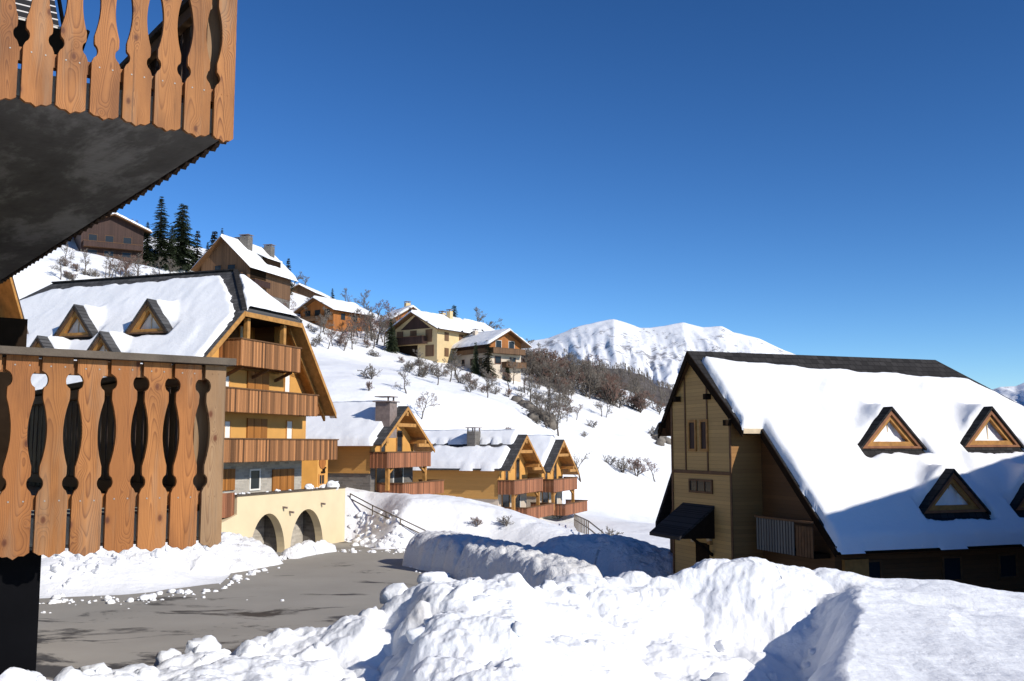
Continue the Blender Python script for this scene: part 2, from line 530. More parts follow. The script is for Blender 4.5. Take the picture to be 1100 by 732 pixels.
def roof_snow(parent, xr, zr, sg, t, poly, T=.3, res=.12, dormers=(), seed=0, edge=.16, wob=.08, clip0=False, gaps=(), hood=.20, setb=.12, name='roof_snow', mat='snow_roof'):
    """snow lying on the slope z = zr - t*b ; a along the ridge (local y), b = sg*(x-xr)"""
    pa = [p[0] for p in poly]; pb = [p[1] for p in poly]
    A, B = np.meshgrid(np.arange(min(pa)-.2, max(pa)+.3, res), np.arange(min(pb)-.2, max(pb)+.3, res), indexing='ij')
    d = sdf(A, B, poly)
    d = d + wob*fbm(A*1.1, B*1.1, seed, 4)*2
    base = T*(1+.18*fbm(A*.35, B*.35, seed+3, 3)) + .05*fbm(A*1.2, B*.8, seed+7, 3)*T/.3
    base = base + .02*np.sin(B*4.2+1.5*fbm(A*.3, B*.3, seed+11, 2))*T/.3   # faint creep ridges across the slope
    h = base
    for (ac, bf, wd, hd) in dormers:
        dz = hd*(1.14-np.sqrt(((A-ac)/wd)**2+.018))-t*(bf-B)*.97
        dz = np.minimum(dz, hd*1.0)
        bump = dz+hood*(1+.35*fbm(A*1.6, B*1.6, seed+23, 3))
        k = .55
        bb = np.where((B < bf-.02) & (np.abs(A-ac) < wd*2.2), bump, -9)
        hm = np.maximum(h, bb)-0
        q = np.clip(.5+.5*(bb-h)/k, 0, 1)
        h = np.where(bb > -5, h*(1-q)+bb*q+k*q*(1-q)*.6, hm)
        dx, dy = (A-ac)/wd, (B-(bf-1.0))/1.25
        h = h-.17*np.exp(-((np.hypot(dx, dy)-1.5)/.2)**2)*sstep(-.35, -.9, dx)*sstep(.9, -.1, dy)*(sg > 0)
        # wind scoop on the far side of each dormer
        ex = np.minimum(np.minimum(A-(ac-wd*1.02), (ac+wd*1.02)-A), np.minimum(B-(bf-setb), (bf+.42)-B))
        ex = ex+.09*fbm(A*2.2, B*2.2, seed+29, 3)
        d = np.minimum(d, -ex)
    for gp in gaps:
        d = np.minimum(d, -(sdf(A, B, gp)+wob*2.5*fbm(A*1.6, B*1.6, seed+41, 3)))
    prof = np.sqrt(np.clip(1-(1-np.clip(d/edge, 0, 1))**2, 0, 1))
    hh = np.where(d > 0, h*prof, -.07)
    Z = zr-t*B+hh+.02
    V = np.stack([xr+sg*B, A, Z], -1)
    ins = d > 0
    mk = ins[:-1, :-1] | ins[1:, :-1] | ins[:-1, 1:] | ins[1:, 1:]
    if clip0: mk &= (B[:-1, :-1] > -res*.99)
    return grid_mesh(name, V, mat, mk, parent, flip=sg > 0)


def dormer(parent, xr, zr, sg, t, ac, bf, wd, hd, slate='slate', outer='timber_red', inner='timber', glass='curtain', oh=.28, shut=False):
    """triangular dormer standing on the slope; its front faces down the slope"""
    z0 = zr-t*bf

    def L(a, b, z): return (xr+sg*b, ac+a, z)
    bk = bf-hd/t
    root = MB(slate, outer)
    for s in (-1, 1):
        # sloped slab of the dormer roof
        p = [L(0, bf+oh, z0+hd+.1), L(s*(wd+.1), bf+oh, z0-.02), L(s*(wd+.1), bf, z0-.02), L(0, bk, z0+hd+.1)]
        root.prism(p, (0, 0, -.11), slate)
    r = root.build('dormer', parent)
    fas = MB(outer, inner)

    def ring(w0, h0, w1, h1, zb0, zb1, b0, b1, mat):
        o = [(-w0, zb0), (w0, zb0), (0, zb0+h0)]; i = [(-w1, zb1), (w1, zb1), (0, zb1+h1)]
        vs = [L(a, b, z0+z) for b in (b0, b1) for a, z in o+i]
        fs = []
        for k in range(3):
            j = (k+1) % 3
            fs += [(k, j, 3+j, 3+k), (6+k, 9+k, 9+j, 6+j), (k, 6+k, 6+j, j), (3+k, 3+j, 9+j, 9+k)]
        fas.add(vs, fs, mat)
    m = hd/wd
    ring(wd*1.0, hd*1.0-.04, wd*.80, hd*.80, .0, .09, bf+oh-.06, bf-.05, outer)
    ring(wd*.80, hd*.80, wd*.56, hd*.56, .09, .26, bf+oh-.14, bf-.1, inner)
    fas.build('bargeboard', r)
    pn = MB(glass, 'timber_dark')
    w1, h1 = wd*.60, hd*.60
    pn.add([L(-w1, bf-.16, z0+.2), L(w1, bf-.16, z0+.2), L(0, bf-.16, z0+.2+h1)], [(0, 1, 2)], glass)
    pn.beam(L(0, bf-.14, z0+.2), L(0, bf-.14, z0+.2+h1), .05, .05, 'pale_edge')
    pn.build('window', r)
    ap = MB('slate_dark')   # dark apron under the sill
    ap.prism([L(-wd*.98, bf+.1, z0-.01), L(wd*.98, bf+.1, z0-.01), L(wd*.8, bf+.16, z0-.26), L(-wd*.8, bf+.16, z0-.26)], (-sg*.3, 0, 0), 'slate_dark')
    ap.build('apron', r)
    return r


# ================================================================== terrain
CTRL = [  # photo pixel and distance ahead of visible ground
    (372, 592, 50), (372, 540, 60), (400, 590, 50.5), (420, 552, 58), (455, 580, 50), (480, 532, 66), (520, 540, 68), (545, 552, 68),
    (600, 566, 64), (560, 585, 55), (655, 592, 66), (700, 592, 62), (640, 562, 88), (680, 560, 90), (720, 560, 90), (720, 590, 62),
    (406, 534, 70), (440, 539, 69), (480, 528, 84), (540, 553, 80), (590, 553, 90), (625, 540, 104),
    (340, 470, 84), (380, 430, 100), (450, 452, 100), (560, 450, 112), (640, 480, 125), (700, 510, 130), (715, 480, 150),
    (640, 455, 150), (690, 455, 165), (720, 458, 175), (620, 425, 170), (600, 420, 172), (520, 420, 140), (480, 405, 150),
    (400, 392, 150), (430, 384, 162), (460, 390, 160), (495, 398, 160), (545, 404, 165), (340, 372, 150), (350, 352, 178), (385, 350, 190),
    (300, 335, 165), (270, 325, 165), (215, 312, 165), (185, 296, 160), (100, 277, 165), (60, 268, 170), (130, 283, 185), (20, 300, 130),
    (590, 395, 195), (640, 418, 195), (680, 432, 195), (440, 350, 215), (520, 366, 215), (330, 315, 215), (200, 268, 205), (100, 245, 215),
]
P3 = [at(*c) for c in CTRL]
P3 += [np.array(q, float) for q in ((-30, 50, 2.5), (-40, 62, 5), (-60, 60, 8), (-25, 72, 6.5), (-16, 84, 7), (-80, 90, 20), (-60, 110, 17), (-35, 100, 11),
                                    (20, 45, 0), (35, 45, -1.5), (10, 60, -.6), (40, 70, -5), (30, 100, -5), (70, 120, -12), (70, 60, -6), (60, 180, -4), (50, 30, 0),
                                    (0, 42, 0), (-6, 46, 0), (-20, 30, 0), (0, 25, 0), (20, 25, 0), (-45, 30, 0))]
P3 = np.array(P3)
# heights are smoothed over log-distance so near and far points weigh alike
SCL = 1/40.0


def _phi(r2): return .5*r2*np.log(r2+1e-9)


_x = P3[:, :2]*SCL
_n = len(_x)
_K = _phi(((_x[:, None]-_x[None])**2).sum(-1))+np.eye(_n)*.012
_P = np.c_[np.ones(_n), _x]
_A = np.block([[_K, _P], [_P.T, np.zeros((3, 3))]])
_w = np.linalg.solve(_A, np.r_[P3[:, 2], 0, 0, 0])
FL = Frame(20, at(240, 478, 52))
LOT = [on_z(px, py, 0)[:2] for px, py in ((42, 645), (150, 640), (240, 628))]
LOT += [(FL.o+FL.x*a_+FL.y*b_)[:2] for a_, b_ in ((.4, -1.2), (1.6, 4.6), (10.6, 4.6), (11.9, -.6))]
LOT += [on_z(px, py, 0)[:2] for px, py in ((400, 592), (448, 590), (520, 590), (600, 597), (690, 606))]
LOT += [np.array(q, float) for q in ((17, 40), (26, 34), (26, 12), (-34, 12), (-40, 36))]
LOT = [(float(q[0]), float(q[1])) for q in LOT]


def tz(X, Y, noise=True):
    X = np.atleast_1d(np.asarray(X, float)); Y = np.atleast_1d(np.asarray(Y, float)); sh = X.shape
    q = np.c_[X.ravel(), Y.ravel()]*SCL
    z = np.empty(len(q))
    for i in range(0, len(q), 20000):
        p = q[i:i+20000]
        z[i:i+20000] = _phi(((p[:, None]-_x[None])**2).sum(-1))@_w[:_n]+np.c_[np.ones(len(p)), p]@_w[_n:]
    z = z.reshape(sh)
    R = np.hypot(X, Y)
    z = np.clip(z, -30, 75)
    d = -sdf(X, Y, LOT)
    m = sstep(0, 4.0, d)
    if noise:
        rough = (1-sstep(60, 95, Y))*sstep(.3, 3, d)
        z = z+.25*rough*(lump(X, Y, 1.6, 3)-.4)+.12*rough*lump(X, Y, .6, 8)
        far = sstep(70, 110, Y)
        z = z+far*(.8*fbm(X*.05, Y*.05, 2, 4)+.20*fbm(X*.28, Y*.28, 12, 4))
    z = z*m-.03*(1-m)
    b = sstep(215, 420, Y)
    z = z*(1-b)+b*(-70)
    return z


def ground(px, py, y0=48., y1=235.):
    d = ray(px, py)
    Ys = np.arange(y0, y1, .5)
    pts = CC[None]+d[None]*(Ys/d[1])[:, None]
    hit = np.where(pts[:, 2] <= tz(pts[:, 0], pts[:, 1]))[0]
    k = hit[0] if len(hit) else len(Ys)-1
    return Vector(pts[k])


def zat(x, y): return float(tz(x, y)[0])


az = np.radians(np.arange(-50, 50.01, .16))
rr = np.concatenate([np.geomspace(11, 300, 470), np.geomspace(305, 14000, 60)])
RR, AZ = np.meshgrid(rr, az, indexing='ij')
TX, TY = RR*np.sin(AZ), RR*np.cos(AZ)
TZ = tz(TX, TY)
tag(grid_mesh('snowy_ground', np.stack([TX, TY, TZ], -1), 'snow_ground', flip=True), kind='structure')
mb = MB('asphalt')
LC = (-3.0, 28.0)
fine = []
for i in range(len(LOT)):
    (x0, y0), (x1, y1) = LOT[i], LOT[(i+1) % len(LOT)]
    for k in range(6):
        t = k/6; fine.append((x0+(x1-x0)*t, y0+(y1-y0)*t))
fine = [(LC[0]+(x-LC[0])*(1.012+.02*random.random()), LC[1]+(y-LC[1])*(1.012+.02*random.random())) for x, y in fine]
mb.add([(x, y, .03) for x, y in fine], [tuple(range(len(fine)))[::-1]])
tag(mb.build('car_park_road'), kind='structure')

# ------------------------------------------------------------------ far mountain
SKYL = [(380, 395), (470, 385), (540, 372), (590, 363), (615, 353), (640, 346.5), (660, 343), (672, 347), (688, 352.5), (700, 352), (735, 346.5), (755, 351), (775, 350.5), (788, 357), (815, 363), (842, 376),
        (880, 392), (940, 418), (1000, 428), (1050, 424), (1072, 416), (1088, 415), (1100, 410), (1180, 402), (1300, 410)]
pxs = np.linspace(330, 1300, 560)
skp = np.interp(pxs, [a for a, b in SKYL], [b for a, b in SKYL])
t = np.linspace(0, 1, 240)
R0, R1, R2 = 3000.0, 6000.0, 7500.0
PX, TT = np.meshgrid(pxs, t, indexing='ij')
RD = np.where(TT < .85, R0+(R1-R0)*(TT/.85), R1+(R2-R1)*((TT-.85)/.15))
MX, MY = (PX-550)/F_PX*RD/math.cos(PITCH), RD
HP = EYE+(478-skp)[:, None]/1064*R1
s = np.clip(TT/.85, 0, 1)
prof = np.where(TT < .85, s**1.25, 1-.8*((TT-.85)/.15))
wq = .5*fbm(PX*.012, TT*2.2, 29, 3)
rd = 1-np.abs(fbm(PX*.020+wq+TT*.9, TT*1.1+wq, 31, 5, .55))*2.2
rd2 = 1-np.abs(fbm(PX*.085+wq*2+TT*2.4, TT*3.2, 37, 4, .55))*2.2
damp = s*(1-s)*4
H = -90+(HP+90)*prof+damp*(60*(rd-.6)+19*(rd2-.6))+5*fbm(MX*.01, MY*.01, 3, 3)
tag(grid_mesh('mountain', np.stack([MX, MY, H], -1), 'mountain'), kind='structure')
# wooded foothill in front of the mountain
pxs = np.linspace(480, 1250, 260)
top = np.interp(pxs, [480, 600, 645, 668, 690, 705, 722, 760, 900, 1250], [400, 398, 398, 396, 404, 415, 420, 425, 450, 470])
t = np.linspace(0, 1, 90)
PX, TT = np.meshgrid(pxs, t, indexing='ij')
RD = 520+620*TT
MX, MY = (PX-550)/F_PX*RD, RD
HT = EYE+(478-top)[:, None]/1064*900
H = -75+(HT+75)*np.sin(np.clip(TT/.61, 0, 1)*math.pi/2)*np.where(TT > .61, 1-.5*(TT-.61)/.39, 1)+5*fbm(MX*.02, MY*.02, 5, 4)
tag(grid_mesh('wooded_hill', np.stack([MX, MY, H], -1), 'wooded'), kind='structure')
FOOT = (MX.copy(), MY.copy(), H.copy())

# ------------------------------------------------------------------ foreground snow bank
CRX = [-300, 0, 10, 51, 107, 137, 193, 224, 277, 292, 326, 356, 379, 402, 415, 443, 466, 509, 529, 560, 609, 653, 697, 756, 800, 874, 905, 938, 963, 1100, 1400]
CRY = [704, 704, 708, 705, 706, 712, 697, 690, 676, 678, 682, 680, 668, 664, 668, 645, 628, 632, 642, 634, 622, 618, 608, 607, 609, 612, 612, 616, 611, 630, 640]
YCX = [-300, 0, 60, 125, 250, 400, 440, 560, 590, 800, 1100, 1400]
YCY = [4.75, 4.9, 5.2, 6.3, 7.3, 7.8, 8.3, 8.6, 10.0, 10.8, 11.4, 11.6]


CRXS = np.arange(-300, 1400, 4.0); CRYS = np.interp(CRXS, CRX, CRY)-11*sstep(120, 240, CRXS)*(1-sstep(860, 960, CRXS))-6*sstep(380, 430, CRXS)*(1-sstep(560, 620, CRXS))
_sm = np.convolve(np.pad(CRYS, 40, mode='edge'), np.hanning(41)/np.hanning(41).sum(), 'same')[40:-40]
_s2 = np.convolve(np.pad(CRYS, 40, mode='edge'), np.hanning(11)/np.hanning(11).sum(), 'same')[40:-40]
CRYS = np.where(CRXS > 850, _sm, _s2)


_q = np.random.RandomState(3).uniform(0, 60, (2, 20000)); SMEAN = float(soft(_q[0], _q[1], 1.0, 3).mean())


def bank(X, Y):
    Yc_ = np.maximum(Y, .3)
    px = 550+X/Yc_*F_PX*1.004
    C = np.interp(px, CRXS, CRYS); Yc = np.interp(px, YCX, YCY)
    zc = EYE-(C-478)/1062*Yc
    z0 = 4.58-.10*sstep(840, 1000, px)
    s = np.clip((Y-4.4)/(Yc-4.4), 0, 1.6)
    # the right-hand block keeps a nearly level top, then a shallow step
    front = z0+(zc-z0)*np.clip(s, 0, 1)
    belly = -.16*np.sin(np.pi*np.clip(s, 0, 1))*(1-sstep(380, 520, px))
    front = front+belly
    tr = np.interp(Y, [4.5, 5.5, 7.0, 9.0, 10.2], [722, 752, 806, 852, 874])
    ed = np.interp(Y, [4.5, 5.5, 7.0, 9.0, 10.2], [858, 872, 880, 888, 896])
    wob = 16*fbm(X*1.7, Y*1.7, 77, 3)*(1-sstep(9, 10, Y))
    wB = np.clip((px+wob-tr)/(ed+34-tr), 0, 1); wB = wB*wB*(3-2*wB)*.8+wB*.2
    left = 1-wB
    low = left*sstep(520, 790, px)*(1-sstep(9.2, 10.6, Y))
    front = front-.68*low
    back = zc-.75*(Y-Yc)
    k = .25
    h = np.clip(.5+.5*(back-front)/k, 0, 1)
    z = back*(1-h)+front*h-k*h*(1-h)
    kY = sstep(8.3, 9.9, Y)
    rough = (1-.94*sstep(.5, 1.0, wB))*(1-kY)+(1-.92*sstep(830, 1000, px))*kY
    rough = rough*(1-.35*sstep(.05, .5, wB)*(1-kY))
    big = soft(X, Y, 1.6, 3)-SMEAN
    med = soft(X, Y, .62, 5)-SMEAN
    sm = soft(X, Y, .21, 9)-SMEAN
    fr = 1-.25*sstep(560, 700, px)
    rough = rough*(.35+.65*sstep(90, 260, px))
    z = z+rough*(  .52*big*(.6+.4*fr)+.21*med*fr+.030*sm*fr+.07*fbm(X*2.4, Y*2.4, 20, 4)+.022*fbm(X*8, Y*8, 21, 4)*fr+.012*fbm(X*22, Y*22, 25, 3))
    # wind-packed dimples on the smooth block
    sm2 = (1-rough)
    z = z+sm2*(.012*fbm(X*5.5, Y*4.0, 41, 3)+.006*(lump(X, Y, .16, 43)-.5)+.05*fbm(X*.8, Y*.8, 47, 2))
    # trodden furrow behind the block's near edge
    z = z-sm2*.10*np.exp(-((Y-9.6)/.28)**2)*(.6+.6*fbm(X*2.2, Y*1.5, 51, 3))
    return z


def bank_z(x, y): return float(bank(np.array([x]), np.array([y]))[0])


azd = np.concatenate([np.arange(-72, -32, .5), np.arange(-32, 32, .066), np.arange(32, 72.1, .5)])
yy = np.concatenate([np.linspace(.5, 3.6, 14)[:-1], np.geomspace(3.6, 13, 560), np.linspace(13.1, 19, 24)])
YY, AA = np.meshgrid(yy, np.radians(azd), indexing='ij')
BX = YY*np.tan(AA)
BZ = np.maximum(bank(BX, YY), -.4)
BZ = np.where(YY > 16.5, np.minimum(BZ, -.4), BZ)
lean = .10*(lump(BX+5, YY, .7, 61)-.5)
bank_o = grid_mesh('snow_bank', np.stack([BX-lean, YY, BZ], -1), 'snow_bank', flip=True)
tag(bank_o, kind='structure')


def clods(name, spots, parent=None, seed=1):
    """irregular broken clods of snow, one mesh"""
    import bmesh
    rg = random.Random(seed)
    bm = bmesh.new(); bmesh.ops.create_icosphere(bm, subdivisions=3, radius=1)
    base = np.array([v.co[:] for v in bm.verts]); fs = [[v.index for v in f.verts] for f in bm.faces]; bm.free()
    vs = []; ff = []; o = 0
    for (x, y, z, r) in spots:
        sx, sy, sz = rg.uniform(.8, 1.35), rg.uniform(.8, 1.2), rg.uniform(.6, .95)
        k = rg.uniform(0, 99); p = base*np.array([sx, sy, sz])
        nn = .30*vn(p[:, 0]*1.6+k, p[:, 1]*1.6+p[:, 2]*1.9, 3)+.16*vn(p[:, 0]*3.6-p[:, 2]*3, p[:, 1]*3.6+k, 7)
        p = p*(1+nn)[:, None]
        a = rg.uniform(0, 6.28); c_, s_ = math.cos(a), math.sin(a)
        q = np.stack([p[:, 0]*c_-p[:, 1]*s_, p[:, 0]*s_+p[:, 1]*c_, p[:, 2]], -1)*r+np.array([x, y, z])
        vs.append(q); ff += [[i+o for i in f] for f in fs]; o += len(q)
    me = bpy.data.meshes.new(name); me.from_pydata(np.concatenate(vs).tolist(), [], ff)
    me.polygons.foreach_set('use_smooth', [True]*len(ff)); me.materials.append(MT['snow_bank'])
    ob = bpy.data.objects.new(name, me); COL.objects.link(ob)
    if parent: ob.parent = parent
    return ob


sp = []
rg = random.Random(11)
for i in range(95):
    px = rg.uniform(-60, 860); Yc = np.interp(px, YCX, YCY)
    Y = Yc-abs(rg.gauss(0, .30))*(Yc-5)+rg.uniform(-.1, .15)
    if Y < 4.8: continue
    if 560 < px and rg.random() < .72: continue
    r = rg.choice((.03, .04, .05, .07, .10))*rg.uniform(.7, 1.25)
    x = (px-550)/F_PX*Y
    sp.append((x, Y, bank_z(x, Y)-r*.35, r))
for px, Y, r in ((405, 7.75, .10), (468, 8.3, .10), (278, 7.2, .10), (225, 7.1, .11), (193, 7.0, .10), (430, 8.1, .12), (820, 9.1, .05), (835, 9.0, .04), (866, 9.3, .06), (858, 9.2, .05)):
    x = (px-550)/F_PX*Y; sp.append((x, Y, bank_z(x, Y)+r*.15, r))
tag(clods('snow_clods', sp, None, 5), kind='stuff')
bpy.data.objects['snow_clods']['label'] = 'broken white snow clods along the crest of the foreground bank'


def ridge_pile(name, label, path, half, height, seed, cat='snow bank', steep=2.2, res=.14, mat='snow_rough'):
    """a long ploughed heap along a plan path"""
    pts = np.array(path, float); seg = np.hypot(*np.diff(pts, axis=0).T); L = np.r_[0, np.cumsum(seg)]
    A, B = np.meshgrid(np.arange(-half*.9, L[-1]+half*.9, res), np.arange(-half*1.25, half*1.25+.01, res*.6), indexing='ij')
    ax = np.clip(A, 0, L[-1])
    cx = np.interp(ax, L, pts[:, 0]); cy = np.interp(ax, L, pts[:, 1])
    e = .05; tx = np.interp(np.clip(ax+e, 0, L[-1]), L, pts[:, 0])-np.interp(np.clip(ax-e, 0, L[-1]), L, pts[:, 0])
    ty = np.interp(np.clip(ax+e, 0, L[-1]), L, pts[:, 1])-np.interp(np.clip(ax-e, 0, L[-1]), L, pts[:, 1])
    n = np.hypot(tx, ty); tx, ty = tx/n, ty/n
    ov = A-ax
    X, Y = cx+tx*ov-ty*B, cy+ty*ov+tx*B
    rad_ = np.hypot(ov/.9, B)/half
    rad_ = rad_*(1+.22*fbm(A*.55, B*.55, seed, 4))
    hh = np.interp(ax, np.linspace(0, L[-1], len(height)), height)
    prof = np.clip(1-np.clip(rad_, 0, 2)**steep, -.3, 1)
    Z = hh*prof+(prof > -.2)*(.34*(lump(X, Y, .8, seed+3)-.4)+.16*(lump(X, Y, .32, seed+5)-.4)+.07*fbm(X*3.2, Y*3.2, seed+9, 4)+.05*fbm(X*8, Y*8, seed, 3))*np.clip(prof*3+.5, 0, 1)
    o = grid_mesh(name, np.stack([X, Y, Z-.05], -1), mat)
    return tag(o, label, cat)


def pz(px, py): q = on_z(px, py, 0); return (q[0], q[1])


ridge_pile('snow_berm', 'long steep-sided ploughed snow berm beside the asphalt, its grey side in shade', [pz(466, 607), pz(515, 618), pz(565, 631), pz(612, 643)], 1.55, (1.5, 1.45, 1.45, 1.2), 71, steep=4.5, res=.11, mat='snow_dirty')
ridge_pile('snow_pile', 'low lumpy snow pile on the asphalt behind the lower balcony', [(-27, 40.0), pz(60, 622), pz(150, 620), pz(215, 612), pz(252, 605)], 2.5, (1.6, 1.55, 1.5, 1.7, 1.25), 83, steep=1.7, res=.11)
ridge_pile('snow_mound', 'broad snow mound in blue shade between the berm and the right chalet', [(2.6, 47.0), (4.4, 46.4), (7.0, 45.2)], 2.6, (1.6, 1.75, 1.1), 97, steep=2.4)
ridge_pile('snow_heap', 'small snow heap spilling against the right arch of the cream wall', [pz(312, 600), pz(330, 596), pz(352, 593)],   .55, (.4, .6, .4), 103, steep=1.6, res=.09)


# ================================================================== buildings
def slat_rail(mb, p0, p1, zb, zt, mat, w=.13, gap=.012, th=.03, scal=.0):
    """upright boards along a line in local coordinates"""
    (x0, y0), (x1, y1) = p0, p1
    L = math.hypot(x1-x0, y1-y0); n = max(1, int(round(L/w))); w = L/n
    ux, uy = (x1-x0)/L, (y1-y0)/L; nx, ny = -uy*th, ux*th
    for i in range(n):
        a, b = i*w+gap/2, (i+1)*w-gap/2
        A = (x0+ux*a, y0+uy*a); B = (x0+ux*b, y0+uy*b); m = ((A[0]+B[0])/2, (A[1]+B[1])/2)
        zz = zb+random.uniform(-.006, .006)
        poly = [(A[0], A[1], zb+scal), (m[0], m[1], zz-scal), (B[0], B[1], zb+scal), (B[0], B[1], zt), (A[0], A[1], zt)]
        mb.prism(poly, (nx, ny, 0), mat)
    return mb


def balcony(root, x0, x1, y0, y1, zb, zt, mat, cap='timber_dark', left=True, right=True, floor=.16, snow=True):
    b = MB('timber_dark').box(x0+.06, x1-.06, y0+.06, y1, zb+.06, zb+.06+floor).build('balcony', root)
    r = MB(mat, cap)
    slat_rail(r, (x0, y0), (x1, y0), zb, zt-.07, mat, scal=.02)
    if left: slat_rail(r, (x0, y1), (x0, y0), zb, zt-.07, mat, scal=.02)
    if right: slat_rail(r, (x1, y0), (x1, y1), zb, zt-.07, mat, scal=.02)
    r.box(x0-.05, x1+.05, y0-.06, y0+.10, zt-.07, zt, cap)
    if left: r.box(x0-.05, x0+.08, y0+.10, y1, zt-.07, zt, cap)
    if right: r.box(x1-.08, x1+.05, y0+.10, y1, zt-.07, zt, cap)
    r.build('railing', b)
    return b


def window(root, x0, x1, z0, z1, y, frame='window_frame', pane='glass', fw=.07, face='-y', bars=0, name='window'):
    """a framed window standing 4 cm proud of a wall; face '-y' or '+x' / '-x' (then x0,x1 run along local y and y is local x)"""
    f = MB(frame); p = MB(pane)

    def B(m, a0, a1, d0, d1, b0, b1):
        if face == '-y': m.box(a0, a1, y-d1, y-d0, b0, b1)
        elif face == '+x': m.box(y+d0, y+d1, a0, a1, b0, b1)
        else: m.box(y-d1, y-d0, a0, a1, b0, b1)
    B(f, x0, x1, -.02, .06, z0, z0+fw); B(f, x0, x1, -.02, .06, z1-fw, z1)
    B(f, x0, x0+fw, -.02, .06, z0+fw, z1-fw); B(f, x1-fw, x1, -.02, .06, z0+fw, z1-fw)
    for i in range(bars):
        c = x0+(x1-x0)*(i+1)/(bars+1); B(f, c-.02, c+.02, .02, .05, z0+fw, z1-fw)
    o = f.build(name, root)
    B(p, x0+fw, x1-fw, .003, .02, z0+fw, z1-fw); p.build('pane', o)
    return o


def shutter(root, x0, x1, z0, z1, y, mat='ochre_vertical', n=1):
    for i in range(n):
        a = x0+(x1-x0)*i/n; b = x0+(x1-x0)*(i+1)/n-.03
        MB(mat).box(a, b, y-.09, y-.012, z0, z1).build('shutter', root)


def chimney(root, x, y, w, d, z0, z1, mat='stone_dark', hood=True, snow=True):
    c = MB(mat).box(x-w/2, x+w/2, y-d/2, y+d/2, z0, z1).build('chimney', root, bevel=.02)
    if hood:
        h = MB('metal_hood')
        for i in (-1, 1):
            for j in (-1, 1): h.box(x+i*w*.42-.04, x+i*w*.42+.04, y+j*d*.42-.04, y+j*d*.42+.04, z1-.02, z1+.25)
        h.box(x-w*.6, x+w*.6, y-d*.6, y+d*.6, z1+.25, z1+.31)
        h.build('chimney_cap', c)
    return c


def gable_wall(mb, x0, x1, y0, y1, zb, xr, zr, tl, tr, mat, drop=.16):
    zl = zr-tl*(xr-x0)-drop; zrr = zr-tr*(x1-xr)-drop
    mb.prism([(x0, y0, zb), (x1, y0, zb), (x1, y0, zrr), (xr, y0, zr-drop), (x0, y0, zl)], (0, y1-y0, 0), mat)
    return mb


def roof_slabs(root, xr, zr, tl, tr, xl, xrt, y0, y1, slate='slate', soffit='timber', th=.09, verge='timber', name='roof', board=.22):
    r = MB(slate, soffit)
    for xe, t in ((xl, tl), (xrt, tr)):
        ze = zr-t*abs(xe-xr); s = 1 if xe > xr else -1
        r.prism([(xr, y0, zr), (xe, y0, ze), (xe, y0, ze-th), (xr, y0, zr-th)], (0, y1-y0, 0), slate)
        r.prism([(xr, y0+.05, zr-th-.004), (xe-s*.06, y0+.05, ze+t*.06-th-.004), (xe-s*.06, y0+.05, ze+t*.06-th-.10), (xr, y0+.05, zr-th-.10)], (0, y1-y0-.1, 0), soffit)
    o = r.build(name, root)
    b = MB(verge)
    for xe, t in ((xl, tl), (xrt, tr)):
        ze = zr-t*abs(xe-xr)
        b.prism([(xr, y0-.02, zr-.04), (xe, y0-.02, ze-.04), (xe, y0-.02, ze-.04-board), (xr, y0-.02, zr-.04-board*1.15)], (0, .06, 0), verge)
    b.build('bargeboard', o)
    return o


def both_snow(roof, xr, zr, tl, tr, xl, xrt, y0, y1, T=.3, res=.2, seed=0, m=.12, gaps=(), top=0.0, edge=.16, mf=None):
    mf = m if mf is None else mf
    for sg, t, w in ((-1, tl, xr-xl), (1, tr, xrt-xr)):
        poly = [(y0+mf, -1.0 if top <= 0 else top), (y0+mf, w-.02), (y1-m, w-.02), (y1-m, -1.0 if top <= 0 else top)]
        roof_snow(roof, xr, zr, sg, t, poly, T=T, res=res, seed=seed+sg, clip0=top <= 0, gaps=gaps if sg < 0 else (), edge=edge)


# ------------------------------------------------------------------ big apartment chalet on the left
big = thing('apartment_chalet', 'large ochre apartment chalet with stacked wooden balconies above a cream arched terrace wall', 'chalet', FL.o, FL.rot)
XR, ZR, TL, TR = 4.4, 16.1, .86, 1.25
XL, XRT, LEN, HM = -5.2, 10.85, 19.0, 2.75
w = MB('ochre_plaster')
# gable wall in pieces round the recessed top loggia
zL = lambda x: (ZR-TL*(XR-x) if x < XR else ZR-TR*(x-XR))-.22
w.prism([(-4.2, 1.2, 6.1), (9.9, 1.2, 6.1), (9.9, 1.2, zL(9.9)), (9.25, 1.2, 10.3), (-2.0, 1.2, 10.3), (-4.2, 1.2, zL(-4.2))], (0, .35, 0))
w.prism([(-2.0, 1.2, 10.3), (1.35, 1.2, 10.3), (1.35, 1.2, 13.05), (1.1, 1.2, zL(1.1)), (-2.0, 1.2, zL(-2.0))], (0, .35, 0))
w.prism([(6.75, 1.2, 10.3), (9.25, 1.2, 10.3), (9.1, 1.2, zL(9.1)), (6.75, 1.2, 13.0)], (0, .35, 0))
w.box(1.3, 6.8, 3.0, 3.2, 10.3, 13.4, 'brown_boards'); w.box(1.3, 1.4, 1.55, 3.0, 10.3, 13.1, 'brown_boards'); w.box(6.7, 6.8, 1.55, 3.0, 10.3, 13.1, 'brown_boards'); w.box(1.35, 6.75, -.1, 3.0, 13.0, 13.05, 'dark_brown')  # brown loggia lining, its dark tone standing in for the recess's shade
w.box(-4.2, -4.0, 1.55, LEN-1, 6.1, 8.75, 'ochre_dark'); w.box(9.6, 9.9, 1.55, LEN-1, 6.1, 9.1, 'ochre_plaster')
w.box(1.3, 6.8, 1.2, 3.0, 10.15, 10.3, 'timber')
w.build('wall', big)
MB('stone').box(-4.2, 9.6, 1.25, 1.6, 3.3, 6.1).box(-4.2, -3.9, 1.6, LEN-1, 0, 6.1).box(9.3, 9.6, 1.6, LEN-1, 0, 6.1).build('stone_wall', big)
